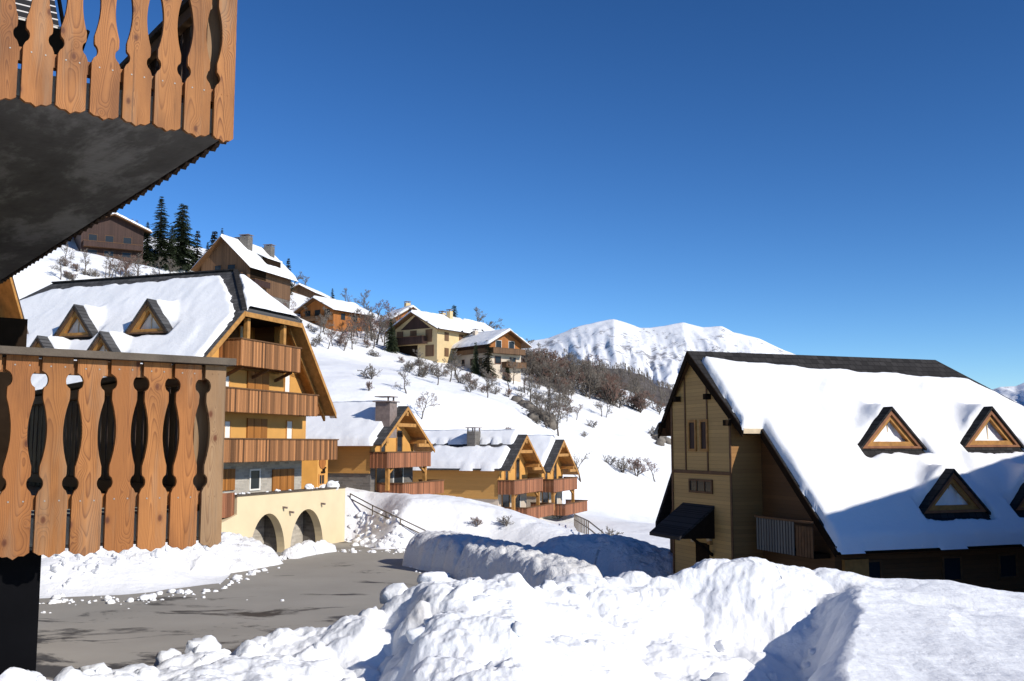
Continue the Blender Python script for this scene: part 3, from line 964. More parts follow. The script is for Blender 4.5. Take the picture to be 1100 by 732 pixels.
# roof
HB0 = (ZR-13.2)/TL; HB1 = (ZR-13.2)/TR
r = MB('slate', 'timber')
for dz, mt, th in ((0, 'slate', .1), (-.104, 'timber', .12)):
    le = [(XR, HM, ZR), (XR-HB0, -.35, 13.2), (XL, -.35, ZR-TL*(XR-XL)), (XL, LEN+.4, ZR-TL*(XR-XL)), (XR-HB0, LEN+.4, 13.2), (XR, LEN-HM, ZR)]
    ri = [(XR, HM, ZR), (XR+HB1, -.35, 13.2), (XRT, -.35, ZR-TR*(XRT-XR)), (XRT, LEN+.4, ZR-TR*(XRT-XR)), (XR+HB1, LEN+.4, 13.2), (XR, LEN-HM, ZR)]
    fh = [(XR, HM, ZR), (XR-HB0, -.35, 13.2), (XR+HB1, -.35, 13.2)]
    bh = [(XR, LEN-HM, ZR), (XR-HB0, LEN+.4, 13.2), (XR+HB1, LEN+.4, 13.2)]
    for pl in (le, ri, fh, bh): r.prism([(x, y, z+dz) for x, y, z in pl], (0, 0, -th), mt)
rf = r.build('roof', big)
v = MB('timber', 'timber_dark')
for xa, za, xb in ((XR-HB0, 13.2, XL), (XR+HB1, 13.2, XRT)):
    t = TL if xb < XR else TR; zb_ = ZR-t*abs(xb-XR)
    v.prism([(xa, -.39, za-.05), (xb, -.39, zb_-.05), (xb, -.39, zb_-.38), (xa, -.39, za-.38)], (0, .07, 0), 'timber')
    v.prism([(xa-.05*(1 if xb > XR else -1), .4, za-.3), (xb, .4, zb_-.3), (xb, .4, zb_-.55), (xa, .4, za-.6)], (0, .15, 0), 'timber')
v.box(XR-HB0, XR+HB1, -.41, -.34, 12.86, 13.12, 'timber')
v.build('bargeboard', rf)
cap = MB('slate_dark'); cap.beam((XR, HM, ZR+.03), (XR-HB0, -.35, 13.24), .26, .08); cap.beam((XR, HM, ZR+.03), (XR+HB1, -.35, 13.24), .26, .08)
cap.beam((XR, HM, ZR+.03), (XR, LEN-HM, ZR+.03), .3, .08); cap.build('ridge_cap', rf)


def dspec(c0, c1, top):
    """dormer from its base corners and apex in the photograph"""
    a = FL.onroof(*c0, XR, ZR, -1, TL); b = FL.onroof(*c1, XR, ZR, -1, TL)
    return a, b


DL = []
for px, py, wd, hd in ((82, 363, 1.38, 1.75), (160.5, 359, 1.42, 1.8), (110, 391, 1.3, 1.6), (43, 395, 1.3, 1.6)):
    q = FL.onroof(px, py, XR, ZR, -1, TL)
    DL.append((q[1], XR-q[0], wd, hd))
for a, b, wd, hd in DL: dormer(rf, XR, ZR, -1, TL, a, b, wd, hd, outer='chalet_boards', inner='timber', oh=.3)
wL = XR-XL
poly = [(HM+.5, .7), (.35, HB0-.1), (-.12, HB0+.45), (-.16, wL), (LEN+.3, wL), (LEN+.3, HB0), (LEN-HM-.6, .9)]
roof_snow(rf, XR, ZR, -1, TL, poly, T=.3, res=.11, dormers=DL, seed=5, edge=.2, wob=.10, hood=.13, setb=.28)
poly = [(HM, .9), (-.1, HB1+.3), (-.1, XRT-XR), (LEN, XRT-XR), (LEN, HB1), (LEN-HM, .9)]
roof_snow(rf, XR, ZR, 1, TR, poly, T=.28, res=.25, seed=8)
# snow on the half hip: a sheet on the plane through the ridge end and the hip eave
A_, B_ = np.meshgrid(np.linspace(0, 1, 46), np.linspace(0, 1, 46), indexing='ij')
xx = (XR-HB0*B_)+(HB0+HB1)*B_*A_; yh = HM+(-.35-HM)*B_; zh = ZR+(13.2-ZR)*B_
ed_ = np.minimum(np.minimum(A_, 1-A_)*B_*3.6, (1-B_)*3.6+.35)-.15+.12*fbm(xx*1.3, yh*1.3, 4, 4)
ed_ = np.minimum(ed_, (B_-.16)*3+.12*fbm(xx*2, yh*2, 9, 3))
hh = np.where(ed_ > 0, .27*np.sqrt(np.clip(1-(1-np.clip(ed_/.2, 0, 1))**2, 0, 1))+.03*fbm(xx, yh, 2, 3), -.06)
ins = ed_ > 0; mk = ins[:-1, :-1] | ins[1:, :-1] | ins[:-1, 1:] | ins[1:, 1:]
grid_mesh('roof_snow', np.stack([xx, yh, zh+hh+.02], -1), 'snow_roof', mk, rf)
# balconies
balcony(big, 1.0, 6.9, -.2, 1.2, 10.24, 11.72, 'rail_plank')
balcony(big, -3.9, 9.1, -.1, 1.2, 7.75, 9.05, 'rail_plank')
balcony(big, -3.9, 10.95, -.45, 1.25, 5.12, 6.38, 'rail_plank')
pb = MB('rail_plank', 'timber'); slat_rail(pb, (9.2, .5), (10.3, .5), 7.9, 9.1, 'rail_plank'); pb.build('railing', big)
for px_ in (266, 305):
    q = FL.ony(px_, 360, -.05); MB('timber').box(q[0]-.13, q[0]+.13, -.12, .12, 11.6, 12.86).build('post', big)
for x in (1.6, 4.0, 6.4): MB('timber_dark').beam((x, 1.2, 9.75), (x, .1, 10.22), .14, .16).build('bracket', big)


def opening(root, FR, px0, px1, py0, py1, y, kind, **kw):
    a = FR.ony(px0, (py0+py1)/2, y); b = FR.ony(px1, (py0+py1)/2, y); c = FR.ony((px0+px1)/2, py0, y); d = FR.ony((px0+px1)/2, py1, y)
    if kind == 'shutter': return shutter(root, a[0], b[0], d[2], c[2], y, **kw)
    return window(root, a[0], b[0], d[2], c[2], y, **kw)


for (p0, p1, a, b, k) in ((240, 247, 452, 480, 'w'), (264.5, 286, 450, 480, 's'), (307, 313.5, 452, 478, 'w'), (241, 246, 400, 425, 'w'), (265, 288, 400, 425, 's'), (305, 311, 402, 430, 'w')):
    if k == 'w': opening(big, FL, p0, p1, a, b, 1.19, 'window', pane='curtain', fw=.05)
    else: opening(big, FL, p0, p1, a, b, 1.19, 'shutter', n=3)
for (p0, p1, k) in ((236, 251.5, 's'), (267.5, 279, 'w'), (292, 315, 's')):
    if k == 'w': opening(big, FL, p0, p1, 504, 527, 1.24, 'window', pane='glass', fw=.09, frame='curtain')
    else: opening(big, FL, p0, p1, 504, 527, 1.24, 'shutter', n=3)
opening(big, FL, 268, 290, 350, 372, 2.98, 'shutter', n=4, mat='ochre_vertical')
opening(big, FL, 257, 261, 350, 372, 2.98, 'window', pane='curtain', fw=.04)
# lamps under the balcony soffits
# cream terrace wall with two arches
t_ = MB('cream_plaster')
ARC = ((3.6, 1.68, 2.28), (7.62, 1.78, 2.28))
xs = sorted(set([.7, 12.0]+[c+h*math.cos(math.pi*i/24) for c, h, _ in ARC for i in range(25)]))


def arch_z(x):
    for c, h, zt in ARC:
        if c-h-1e-6 <= x <= c+h+1e-6: return max(0.0, zt*math.sqrt(max(0, 1-((x-c)/h)**2))) if abs(x-c) < h-1e-6 else 0.0
    return -.6


TY0, TY1, TZ1 = -.45, .05, 3.34
for x0, x1 in zip(xs[:-1], xs[1:]):
    m = (x0+x1)/2
    inside = any(c-h < m < c+h for c, h, _ in ARC)
    a, b = (arch_z(x0), arch_z(x1)) if inside else (-.6, -.6)
    t_.prism([(x0, TY0, a), (x1, TY0, b), (x1, TY0, TZ1), (x0, TY0, TZ1)], (0, TY1-TY0, 0), 'cream_plaster')
tw = t_.build('terrace_wall', big)
MB('rail_cap').box(.6, 12.05, TY0-.06, TY1+.06, TZ1+.002, TZ1+.09).build('coping', tw)
vault = MB('stone', 'stone_dark', 'snow_ground')
vault.box(1.5, 11.9, .98, 1.2, -.2, 3.2, 'stone')
vault.box(5.35, 5.75, TY1+.005, .97, -.2, 3.2, 'stone_dark'); vault.box(9.45, 9.85, TY1+.005, .97, -.2, 3.2, 'stone_dark'); vault.box(1.45, 1.85, TY1+.005, .97, -.2, 3.2, 'stone')
vault.box(.72, 11.95, TY1+.01, .97, 3.0, 3.3, 'stone_dark')
vault.build('vault', big)
a = MB('cream_plaster'); a.prism([(-.75, -.5, -.5), (.69, -.5, -.5), (.69, -.5, 2.42), (-.75, -.5, 2.05)], (0, .4, 0)); a.build('stair_wall', big)
pr = MB('rail_plank_red'); slat_rail(pr, (-.75, -.35), (.62, -.35), 2.3, 3.55, 'rail_plank_red', w=.16); pr.build('railing', big)
MB('stone_dark').box(-4.2, .68, -.05, 1.2, 0, 3.3).build('stair_landing', big)
sn = MB('metal_hood')
for px_, py_ in ((304, 545), (311, 550), (345, 541)):
    q = FL.ony(px_, py_, TY0); sn.beam((q[0], TY0+.02, q[2]), (q[0], TY0-.28, q[2]-.03), .12, .10)
sn.build('drain_spout', tw)
cs = []
for i in range(16):
    x = random.uniform(.9, 11.8); cs.append((x, -.2+random.uniform(-.1, .15), TZ1+.09, random.uniform(.05, .13)))
cs += [(8.1, -.2, TZ1+.15, .3), (10.9, -.1, TZ1+.15, .42), (11.3, -.1, TZ1+.12, .3)]
tag(clods('coping_snow', cs, tw, 9), kind='stuff')
# ochre wing behind the right end, with a small window, a round plaque and a dark emblem
wg = MB('ochre_plaster', 'ochre_boards')
q0 = FL.ony(340.5, 510, 3.0); q1 = FL.ony(352, 510, 3.0)
wg.box(q0[0], q1[0], 3.0, 5, 2.5, 5.9, 'ochre_plaster')
wgo = wg.build('annex_wall', big)
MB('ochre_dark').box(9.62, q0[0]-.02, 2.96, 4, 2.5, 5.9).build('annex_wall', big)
window(wgo, *(FL.ony(342, 515, 3)[0], FL.ony(348, 515, 3)[0]), FL.ony(345, 521, 3)[2], FL.ony(345, 509.5, 3)[2], 3.0, frame='window_frame', bars=1)
q = FL.ony(346, 497, 3.0); dk = MB('orange_boards'); dk.tube([(q[0], 2.99, q[2]), (q[0], 2.95, q[2])], [.42, .42], 20, 'orange_boards', False); dk.build('round_plaque', wgo)
q = FL.ony(347, 505.5, 3.0); em = MB('dark_brown')
em.box(q[0]-.28, q[0]+.22, 2.94, 2.99, q[2]-.18, q[2]-.06); em.box(q[0]-.1, q[0]+.18, 2.94, 2.99, q[2]-.055, q[2]+.12); em.box(q[0]+.1, q[0]+.32, 2.94, 2.99, q[2]+.122, q[2]+.22); em.build('emblem', wgo)

# ------------------------------------------------------------------ dormered chalet on the right
A0 = at(738, 377, 40)
FRT = Frame(160, A0)
ZT = float(A0[2]); T4 = math.tan(rad(44))
rc = thing('dormered_chalet', 'dark timber chalet on the right with a deep snow roof and triangular dormers', 'chalet', FRT.o, FRT.rot)
LR, HX = 17.6, 4.1
xE, xU = 7.35, 3.25      # eaves of the long roof, eaves of the projecting upper gable
V0, V1 = 0.0, 1.2
r = MB('slate_dark', 'dark_brown')


def rpoly(sg, dz):
    f = lambda b, a: (sg*b, a, ZT-T4*b+dz)
    return [f(0, V0), f(xU, V0+.4), f(xU, V1), f(xE, V1), f(xE, LR), f(HX, LR), f(0, LR-5.0)]


for sg in (1, -1):
    f = (lambda b, a: (-b, a, ZT-T4*b))
    pl = rpoly(1, 0) if sg > 0 else [f(0, V0), f(xU, V0+.4), f(xU, LR), f(0, LR-5.0)]
    r.prism(pl, (0, 0, -.12), 'slate_dark')
    r.prism([(x*.992, y+.03, z-.124) for x, y, z in pl], (0, 0, -.14), 'dark_brown' if sg > 0 else 'chalet_boards')
r.prism([(-2.9, V1, 5.87), (-5.15, V1, 2.58), (-5.15, LR, 2.58), (-2.9, LR, 5.87)], (0, 0, -.26), 'slate_dark')
zh_ = ZT-T4*HX
r.prism([(0, LR-5.0, ZT), (HX, LR, zh_), (-HX, LR, zh_)], (0, 0, -.12), 'slate_dark')
rrf = r.build('roof', rc)
bb = MB('dark_brown', 'pale_edge')
for sg in (1, -1):
    bb.prism([(0, V0-.03, ZT-.02), (sg*xU, V0+.37, ZT-T4*xU-.02), (sg*xU, V0+.37, ZT-T4*xU-.36), (0, V0-.03, ZT-.40)], (0, .06, 0), 'dark_brown')
    if sg < 0: continue
    bb.prism([(sg*xU, V1-.03, ZT-T4*xU-.02), (sg*xE, V1-.03, ZT-T4*xE-.02), (sg*xE, V1-.03, ZT-T4*xE-.36), (sg*xU, V1-.03, ZT-T4*xU-.36)], (0, .06, 0), 'dark_brown')
zU = ZT-T4*xU
bb.box(xU+.01, xU+.05, V0+.42, V1+.3, zU-.22, zU-.03, 'pale_edge')
bb.box(xE+.005, xE+.06, V1, LR, ZT-T4*xE-.30, ZT-T4*xE-.02, 'dark_brown')
bb.build('bargeboard', rrf)
DR = [(6.45, 4.05, 1.5, 1.5), (11.45, 4.0, 1.52, 1.53), (7.05, 6.42, 1.5, 1.47), (11.3, 6.4, 1.5, 1.47)]
for a, b, wd, hd in DR: dormer(rrf, 0, ZT, 1, T4, a, b, wd, hd, slate='slate_dark', outer='timber_red', inner='timber', oh=.2)
poly = [(.42, .5), (.46, xU-.35), (.42, xU+.03), (V1+.1, xU+.03), (V1+.06, xE+.13), (LR, xE+.13), (LR, HX+.2), (LR-4.4, 1.15), (8, .95), (4, .8)]
roof_snow(rrf, 0, ZT, 1, T4, poly, T=.34, res=.075, dormers=DR, seed=15, edge=.22, wob=.035)
roof_snow(rrf, 0, ZT, -1, T4, [(.4, .6), (.4, xU), (LR, xU), (LR-4.7, .8)], T=.3, res=.25, seed=19)
# projecting bay
yB, yM = .30, 1.62
bx0, bx1 = FRT.ony(722, 475, .3)[0], FRT.ony(785, 475, .3)[0]
w = MB('bay_boards', 'amber_boards')
w.prism([(bx0, yB, -1), (bx1, yB, -1), (bx1, yB, ZT-T4*bx1-.27), (0, yB, ZT-.27), (bx0, yB, ZT+T4*bx0-.27)], (0, yM-yB+.3, 0), 'amber_boards', 'bay_boards')
bayw = w.build('bay_wall', rc)
w = MB('brown_boards')
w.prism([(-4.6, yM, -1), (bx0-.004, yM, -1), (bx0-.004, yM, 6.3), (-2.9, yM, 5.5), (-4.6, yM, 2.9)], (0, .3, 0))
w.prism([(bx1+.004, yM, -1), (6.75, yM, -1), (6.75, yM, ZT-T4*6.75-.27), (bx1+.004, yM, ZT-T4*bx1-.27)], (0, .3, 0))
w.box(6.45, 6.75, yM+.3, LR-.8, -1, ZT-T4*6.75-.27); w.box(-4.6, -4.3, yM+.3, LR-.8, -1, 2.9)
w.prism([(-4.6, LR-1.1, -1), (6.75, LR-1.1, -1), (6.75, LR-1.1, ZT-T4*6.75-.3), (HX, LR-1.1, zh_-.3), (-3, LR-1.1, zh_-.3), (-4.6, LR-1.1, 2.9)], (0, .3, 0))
w.build('wall', rc)
tr_ = MB('timber_dark')
for x in (bx0+.02, -.75, .95, bx1-.02): tr_.box(x-.06, x+.06, yB-.035, yB-.003, 0, min(ZT-T4*abs(x)-.3, ZT)) if x in (bx0+.02, bx1-.02) else tr_.box(x-.045, x+.045, yB-.03, yB-.003, 5.0, ZT-T4*abs(x)-.3)
tr_.box(bx0, bx1, yB-.045, yB-.004, 4.87, 5.0)
tr_.build('corner_board', bayw)
for p0, p1 in ((740, 748.5), (752.5, 761)):
    a = FRT.ony(p0, 468, yB); b = FRT.ony(p1, 468, yB)
    window(bayw, a[0], b[0], FRT.ony(750, 485, yB)[2], FRT.ony(750, 451, yB)[2], yB, frame='timber', pane='dark_boards', fw=.10)
a = FRT.ony(741, 523, yB); b = FRT.ony(766, 523, yB)
window(bayw, a[0], b[0], FRT.ony(753, 530, yB)[2], FRT.ony(753, 515, yB)[2], yB, frame='timber_dark', pane='glass', fw=.08, bars=2)
pl = MB('dark_brown')
for z, xx_ in ((zU+.3, 2.55), (8.0, 1.15), (zU+.3, -2.5), (8.0, -1.2)): pl.box(xx_-.1, xx_+.1, .06, yB, z-.12-.1, z+.1-.1)
pl.build('purlin', rrf)
# lean-to hood over the door, with its carved frame
ha, hb = FRT.ony(735, 540, yB), FRT.ony(767.5, 541, yB)
hz = ha[2]
hd_ = MB('slate_dark', 'dark_brown')
hd_.prism([(ha[0]-.1, yB, hz), (hb[0], yB, hz), (hb[0], yB-1.55, hz-1.15), (ha[0]-.1, yB-1.55, hz-1.15)], (0, 0, -.12), 'slate_dark')
hd_.prism([(hb[0]-.02, yB, hz-.125), (hb[0]-.02, yB-1.5, hz-1.22), (hb[0]-.02, yB, hz-1.25)], (-.05, 0, 0), 'dark_brown')
hd_.beam((ha[0]+.1, yB, hz-1.2), (ha[0]+.1, yB-1.35, hz-1.12), .1, .12, 'dark_brown'); hd_.beam((hb[0]-.2, yB, hz-1.9), (hb[0]-.2, yB-1.1, hz-1.05), .1, .1, 'dark_brown')
hd_.build('door_hood', rc)
dc = FRT.ony(755, 592, yB)
df = MB('bay_boards', 'dark_brown')
for i in range(12):
    a0, a1 = math.pi*i/12, math.pi*(i+1)/12
    df.prism([(dc[0]+.75*math.cos(a0), yB-.02, dc[2]+.3+.6*math.sin(a0)), (dc[0]+.75*math.cos(a1), yB-.02, dc[2]+.3+.6*math.sin(a1)), (dc[0]+.52*math.cos(a1), yB-.02, dc[2]+.3+.4*math.sin(a1)), (dc[0]+.52*math.cos(a0), yB-.02, dc[2]+.3+.4*math.sin(a0))], (0, -.09, 0), 'pale_edge' if i % 3 else 'timber')
df.build('door_frame', rc)
MB('dark_brown').box(dc[0]-.5, dc[0]+.5, yB-.03, yB-.004, 0, dc[2]+.32).build('door', rc)
# side balcony with pale upright rails in the recess
ga, gb = FRT.ony(812, 565, V1-.3), FRT.ony(853, 570, V1-.3)
rb = MB('dark_brown').box(ga[0], gb[0]+1.0, V1-.25, yM, FRT.ony(830, 592, V1-.3)[2]-.05, FRT.ony(830, 592, V1-.3)[2]+.1).build('balcony', rc)
g2 = MB('grey_rail', 'timber_dark')
z0_, z1_ = FRT.ony(830, 593, V1-.3)[2], FRT.ony(830, 558, V1-.3)[2]
slat_rail(g2, (ga[0], V1-.3), (gb[0], V1-.3), z0_, z1_, 'grey_rail', w=.17, gap=.06)
slat_rail(g2, (gb[0]+.04, V1-.27), (gb[0]+1.0, V1-.27), z0_, z1_-.12, 'timber_dark', w=.17, gap=.03)
g2.box(ga[0]-.05, gb[0]+1.0, V1-.34, V1-.22, z1_, z1_+.07, 'timber_dark'); g2.build('railing', rb)
# openings in the wall under the long eave
for px_ in (935, 1022, 1082):
    q = FRT.onx(px_, 604, 6.75)
    window(rc, q[1]-.45, q[1]+.45, 1.2, 2.1, 6.75, frame='timber_dark', pane='glass', face='+x', fw=.08)
MB('timber').box(6.76, 6.9, FRT.onx(905, 600, 6.8)[1], FRT.onx(931, 600, 6.8)[1], .6, 2.15).build('door_panel', rc)


# ------------------------------------------------------------------ generic gabled chalet
def house(name, label, phi, p0, zb, x0, x1, yw, L, xr, zr, tl, tr, xl, xrt, y0, wall, base=None, zsplit=0, slate='slate', soffit='timber', verge='timber', T=.3, res=.22, seed=0, gaps=(), below=3.0, top=0, snow=True, group=None, oh_back=.6, mf=None):
    f = Frame(phi, p0)
    o = thing(name, label, 'chalet', (f.o[0], f.o[1], 0), f.rot, group)
    zs = zsplit if base else zb-below
    m = MB(wall); gable_wall(m, x0, x1, yw, L, zs, xr, zr, tl, tr, wall); m.build('wall', o)
    if base: MB(base).box(x0+.04, x1-.04, yw+.05, L-.05, zb-below, zs).build('base_wall', o)
    rf = roof_slabs(o, xr, zr, tl, tr, xl, xrt, y0, L+oh_back, slate, soffit, verge=verge)
    if snow: both_snow(rf, xr, zr, tl, tr, xl, xrt, y0, L+oh_back, T=T, res=res, seed=seed, gaps=gaps, top=top, mf=mf)
    return o, f, rf


def ochre_chalet(phi, D, px, apex, L, w, zb, label, seed, flip_gap=False, deck=True):
    xr, zr = .3, apex
    t = .66
    x0, x1 = -2.75, 3.9
    gaps = []
    if flip_gap: gaps = [[(-.2, 1.05), (-.2, 1.85), (L-.5, 1.75), (L-.5, 1.1)]]
    o, f, rf = house('ochre_chalet', label, phi, at(px, 478, D), zb, x0, x1, 1.25, L, xr, zr, t*1.02, t, xr-3.95, xr+4.6, 0, 'ochre_plaster', 'stone_dark' if seed == 1 else 'house_white', zb+2.45, seed=seed, gaps=gaps, res=.16, T=.34, mf=.8)
    side = MB('ochre_boards').box(x0-.10, x0-.004, 1.3, L-.1, zb+1.35, zr-t*1.02*(xr-x0)-.3); side.build('side_cladding', o)
    zf = zb+1.72+.9
    balcony(o, -2.95, 4.1, -.05, 1.25, zf-.9+.0+.0, zf+.2, 'rail_plank_red')
    pu = MB('timber')
    for xx_, zz in ((xr, zr-.55), (xr+3.0, zr-t*3-.5), (xr-3.0, zr-t*3-.5)): pu.box(xx_-.14, xx_+.14, .02, 1.25, zz-.15, zz+.12)
    pu.beam((xr-1.45, .12, zr-1.35), (xr+1.45, .12, zr-1.35), .16, .24); pu.beam((xr+1.9, .12, zr-2.75), (xr+4.3, .12, zr-2.75), .16, .24)
    pu.build('purlin', rf)
    window(o, -1.5, -.75, zf-.1, zf+1.75, 1.24, frame='timber'); window(o, .95, 1.9, zf-.1, zf+1.75, 1.24, frame='timber')
    for x in (-2.3, 3.6):
        MB('timber').box(x-.12, x+.12, .1, .34, zb+.2, zf-.86).build('post', o)
    bz = MB('timber'); bz.beam((-2.3, .22, zb+1.3), (-1.5, .22, zf-.9), .14, .14); bz.beam((3.6, .22, zb+1.3), (2.8, .22, zf-.9), .14, .14); bz.build('brace', o)
    window(o, -2.0, -.3, zb+.2, zb+2.0, 1.29, frame='timber'); window(o, .6, 2.2, zb+.2, zb+2.0, 1.29, frame='curtain')
    if deck: balcony(o, -1.9, 4.9, -.75, 1.3, zb-.25, zb+.72, 'rail_plank_red')
    return o, f, rf


H1 = ochre_chalet(20, 70, 436, 8.75, 17, 8, 2.75, 'nearest of the three ochre chalets, beside the big apartment chalet, its metal chimney tall', 1)
c = MB('metal_hood')
q = H1[1].onx(416, 440, -1.2)
c.box(-1.9, -.8, q[1]-.55, q[1]+.55, 6.5, 8.95); c.box(-2.05, -.65, q[1]-.7, q[1]+.7, 8.95, 9.02)
for i in (-1, 1): c.box(-1.35+i*.4-.04, -1.35+i*.4+.04, q[1]-.4, q[1]-.3, 9.02, 9.3)
c.box(-1.95, -.75, q[1]-.6, q[1]+.6, 9.3, 9.36); c.build('chimney', H1[0])
H2 = ochre_chalet(20, 79, 565, 6.85, 17, 8, .55, 'middle ochre chalet with a bare slate band across its snowy roof', 2, True)
chimney(H2[0], -1.1, 4.0, 1.2, .7, 5, 7.1, 'stone_dark')
H3 = ochre_chalet(20, 87, 605, 6.5, 10, 8, .35, 'farthest and smallest-looking ochre chalet, its balconies half hidden by the middle one', 3)
chimney(H3[0], -1.6, 4.2, 1.5, 1.3, 3.6, 6.5, 'slate_dark')

# ------------------------------------------------------------------ chalets on the hillside


def hill(name, label, px, py, D, phi, w, L, zwall, t, oh, wall, base, seed, hs, **kw):
    p = at(px, py, D); zb = float(p[2])
    zr = zb+zwall+t*w/2
    o, f, rf = house(name, label, phi, p, zb, -w/2, w/2, 0, L, 0, zr, t, t, -w/2-oh, w/2+oh, -oh*1.1, wall, base, zb+hs, seed=seed, res=.3, T=.38, below=5, **kw)
    return o, f, rf, zb, zr


o, f, rf, zb, zr = hill('hillside_chalet', 'cream hillside chalet with a brown gable, closed shutters and a dark balcony', 446, 386, 165, 124, 9.2, 12, 5.3, .55, 1.1, 'house_cream', None, 21, 0, verge='timber_dark', soffit='timber_dark')
MB('dark_boards').prism([(-3.2, -.06, zb+5.0), (3.2, -.06, zb+5.0), (0, -.06, zr-.6)], (0, .05, 0)).build('gable_boarding', o)
balcony(o, -4.6, 2.6, -1.3, 0, zb+2.4, zb+3.7, 'dark_boards')
for x in (-3.3, -.4, 2.9): shutter(o, x-.7, x+.7, zb+2.7, zb+4.8, 0, 'chalet_boards')
shutter(o, 2.2, 4.0, zb+.3, zb+2.2, 0, 'chalet_boards'); MB('dark_brown').box(-4.4, .5, -.05, -.01, zb-.5, zb+2.3).build('garage_door', o)
for y in (2.5, 6.5, 10):
    MB('chalet_boards').box(4.61, 4.68, y-.55, y+.55, zb+3.0, zb+4.4).build('shutter', o); MB('chalet_boards').box(4.61, 4.68, y-.55, y+.55, zb+.4, zb+1.8).build('shutter', o)
chimney(o, 1.0, 8, .8, .8, zr-1, zr+1.0, 'house_cream'); chimney(o, -1.4, 9, .9, .9, zr-1, zr+1.0, 'house_cream')

o, f, rf, zb, zr = hill('hillside_chalet', 'white-walled hillside chalet with an orange timber gable and flowered balconies', 543, 398, 162, 50, 8.6, 13.5, 6.0, .55, 1.5, 'orange_boards', 'house_white', 23, 3.6, verge='timber_dark', soffit='timber_dark')
balcony(o, -4.5, 4.2, -1.6, 0, zb+3.3, zb+4.5, 'chalet_boards'); balcony(o, -1.0, 4.4, -1.6, 0, zb+.5, zb+1.7, 'chalet_boards')
for x in (-1.9, 1.6): window(o, x-.8, x+.8, zb+4.2, zb+6.2, 0, frame='curtain')
window(o, -2.9, -1.2, zb+1.2, zb+2.9, -.0, frame='timber_red'); window(o, 1.2, 2.8, zb+.9, zb+2.8, 0, frame='timber_red')
MB('dark_boards').box(-4.36, -4.31, .2, 13, zb+3.7, zb+6.2).build('side_cladding', o)
bl = MB('chalet_boards'); slat_rail(bl, (-5.2, 13), (-5.2, -.5), zb+3.4, zb+4.4, 'chalet_boards'); bl.build('side_railing', o)
for y in (3, 6, 9): window(o, y-.5, y+.5, zb+1.2, zb+2.6, -4.28, frame='timber_red', face='-x')
chimney(o, -1.0, 9, .9, .9, zr-1.2, zr+.7, 'house_white')
o.scale = (.78, .78, .78); o.location.z = zb*.22

o, f, rf, zb, zr = hill('hillside_chalet', 'small orange-gabled chalet half hidden behind a spruce between the cream and white chalets', 500, 366, 190, 118, 7, 9, 3.2, .62, 1.0, 'orange_boards', None, 25, 0, verge='timber_dark', soffit='timber_dark')
window(o, -.8, .8, zb+2.2, zb+3.7, 0, frame='timber_red')
o.scale = (.78, .78, .78); o.location.z = zb*.22-.3
o, f, rf, zb, zr = hill('hillside_chalet', 'chalet behind the cream one showing its white roof and a red-brown gable', 441, 357, 196, 60, 8, 9, 2.6, .6, 1.0, 'orange_boards', None, 27, 0, verge='timber_dark', soffit='timber_dark')
chimney(o, .6, 3, 1.0, 1.0, zr-1, zr+1.2, 'house_cream')
o, f, rf, zb, zr = hill('hillside_chalet', 'orange timber chalet with a thick rounded snow roof among bare trees', 340, 350, 182, 122, 9.5, 12, 3.6, .5, 1.1, 'orange_boards', None, 29, 0, verge='timber_dark', soffit='timber_dark')
balcony(o, -4.4, 4.6, -1.2, 0, zb+.9, zb+1.9, 'chalet_boards', left=False)
for x in (-2.6, .2, 3.0): window(o, x-.8, x+.8, zb+1.6, zb+3.4, 0, frame='timber_dark')
for y in (3, 7): window(o, y-.7, y+.7, zb+1.2, zb+2.6, 4.75, frame='timber_dark', face='+x')
o.scale = (.86, .86, .86); o.location.z = zb*.14
o, f, rf, zb, zr = hill('hillside_chalet', 'tall weathered timber chalet at the hilltop with two chimneys and a snowy shed dormer', 240, 322, 168, 108, 9.2, 14, 6.4, .95, 1.2, 'chalet_boards', 'stone_dark', 31, 1.5, verge='timber_dark', soffit='timber_dark')
balcony(o, -1.5, 4.2, -1.3, 0, zb+3.2, zb+4.3, 'dark_boards')
window(o, -2.0, -.6, zb+4.0, zb+6.0, 0, frame='timber_dark'); window(o, .6, 2.2, zb+3.9, zb+6.0, 0, frame='timber_dark')
lg = MB('dark_brown').box(4.61, 4.66, .8, 5.6, zb+3.0, zb+5.6); lg.build('loggia', o)
balcony(o, 4.6, 5.6, .8, 5.6, zb+2.4, zb+3.5, 'dark_boards')
chimney(o, 1.2, 4.5, 1.7, 1.5, zr-2.5, zr+.9, 'stone_dark'); chimney(o, 1.2, 12, 1.5, 1.3, zr-2.5, zr+.6, 'stone_dark'); chimney(o, -1.2, 6, 1.1, 1.1, zr-1.6, zr+.9, 'stone_dark')
sd = MB('slate_dark', 'dark_brown', 'snow_roof')
sd.prism([(1.2, 6.0, zr-1.0), (4.6, 6.0, zr-2.55), (4.6, 6.0, zr-2.8), (1.2, 6.0, zr-1.25)], (0, 5, 0), 'snow_roof'); sd.box(3.0, 4.4, 6.2, 10.8, zr-4.0, zr-2.6, 'dark_brown'); sd.build('shed_dormer', rf)
o, f, rf, zb, zr = hill('hillside_chalet', 'dark red-brown chalet on the hilltop, partly behind the upper balcony', 120, 284, 185, 60, 11, 12, 7.2, .42, 1.2, 'dark_boards', None, 33, 0, verge='timber_dark', soffit='timber_dark')
balcony(o, -5.2, 5.2, -1.4, 0, zb+2.8, zb+3.9, 'dark_boards'); balcony(o, -5.2, 5.2, -1.4, 0, zb+.1, zb+1.2, 'dark_boards')
for x in (-3.5, -.6, 2.6): window(o, x-.9, x+.9, zb+.6, zb+2.5, 0, frame='chalet_boards'); window(o, x-.8, x+.8, zb+3.6, zb+5.4, 0, frame='timber_dark')
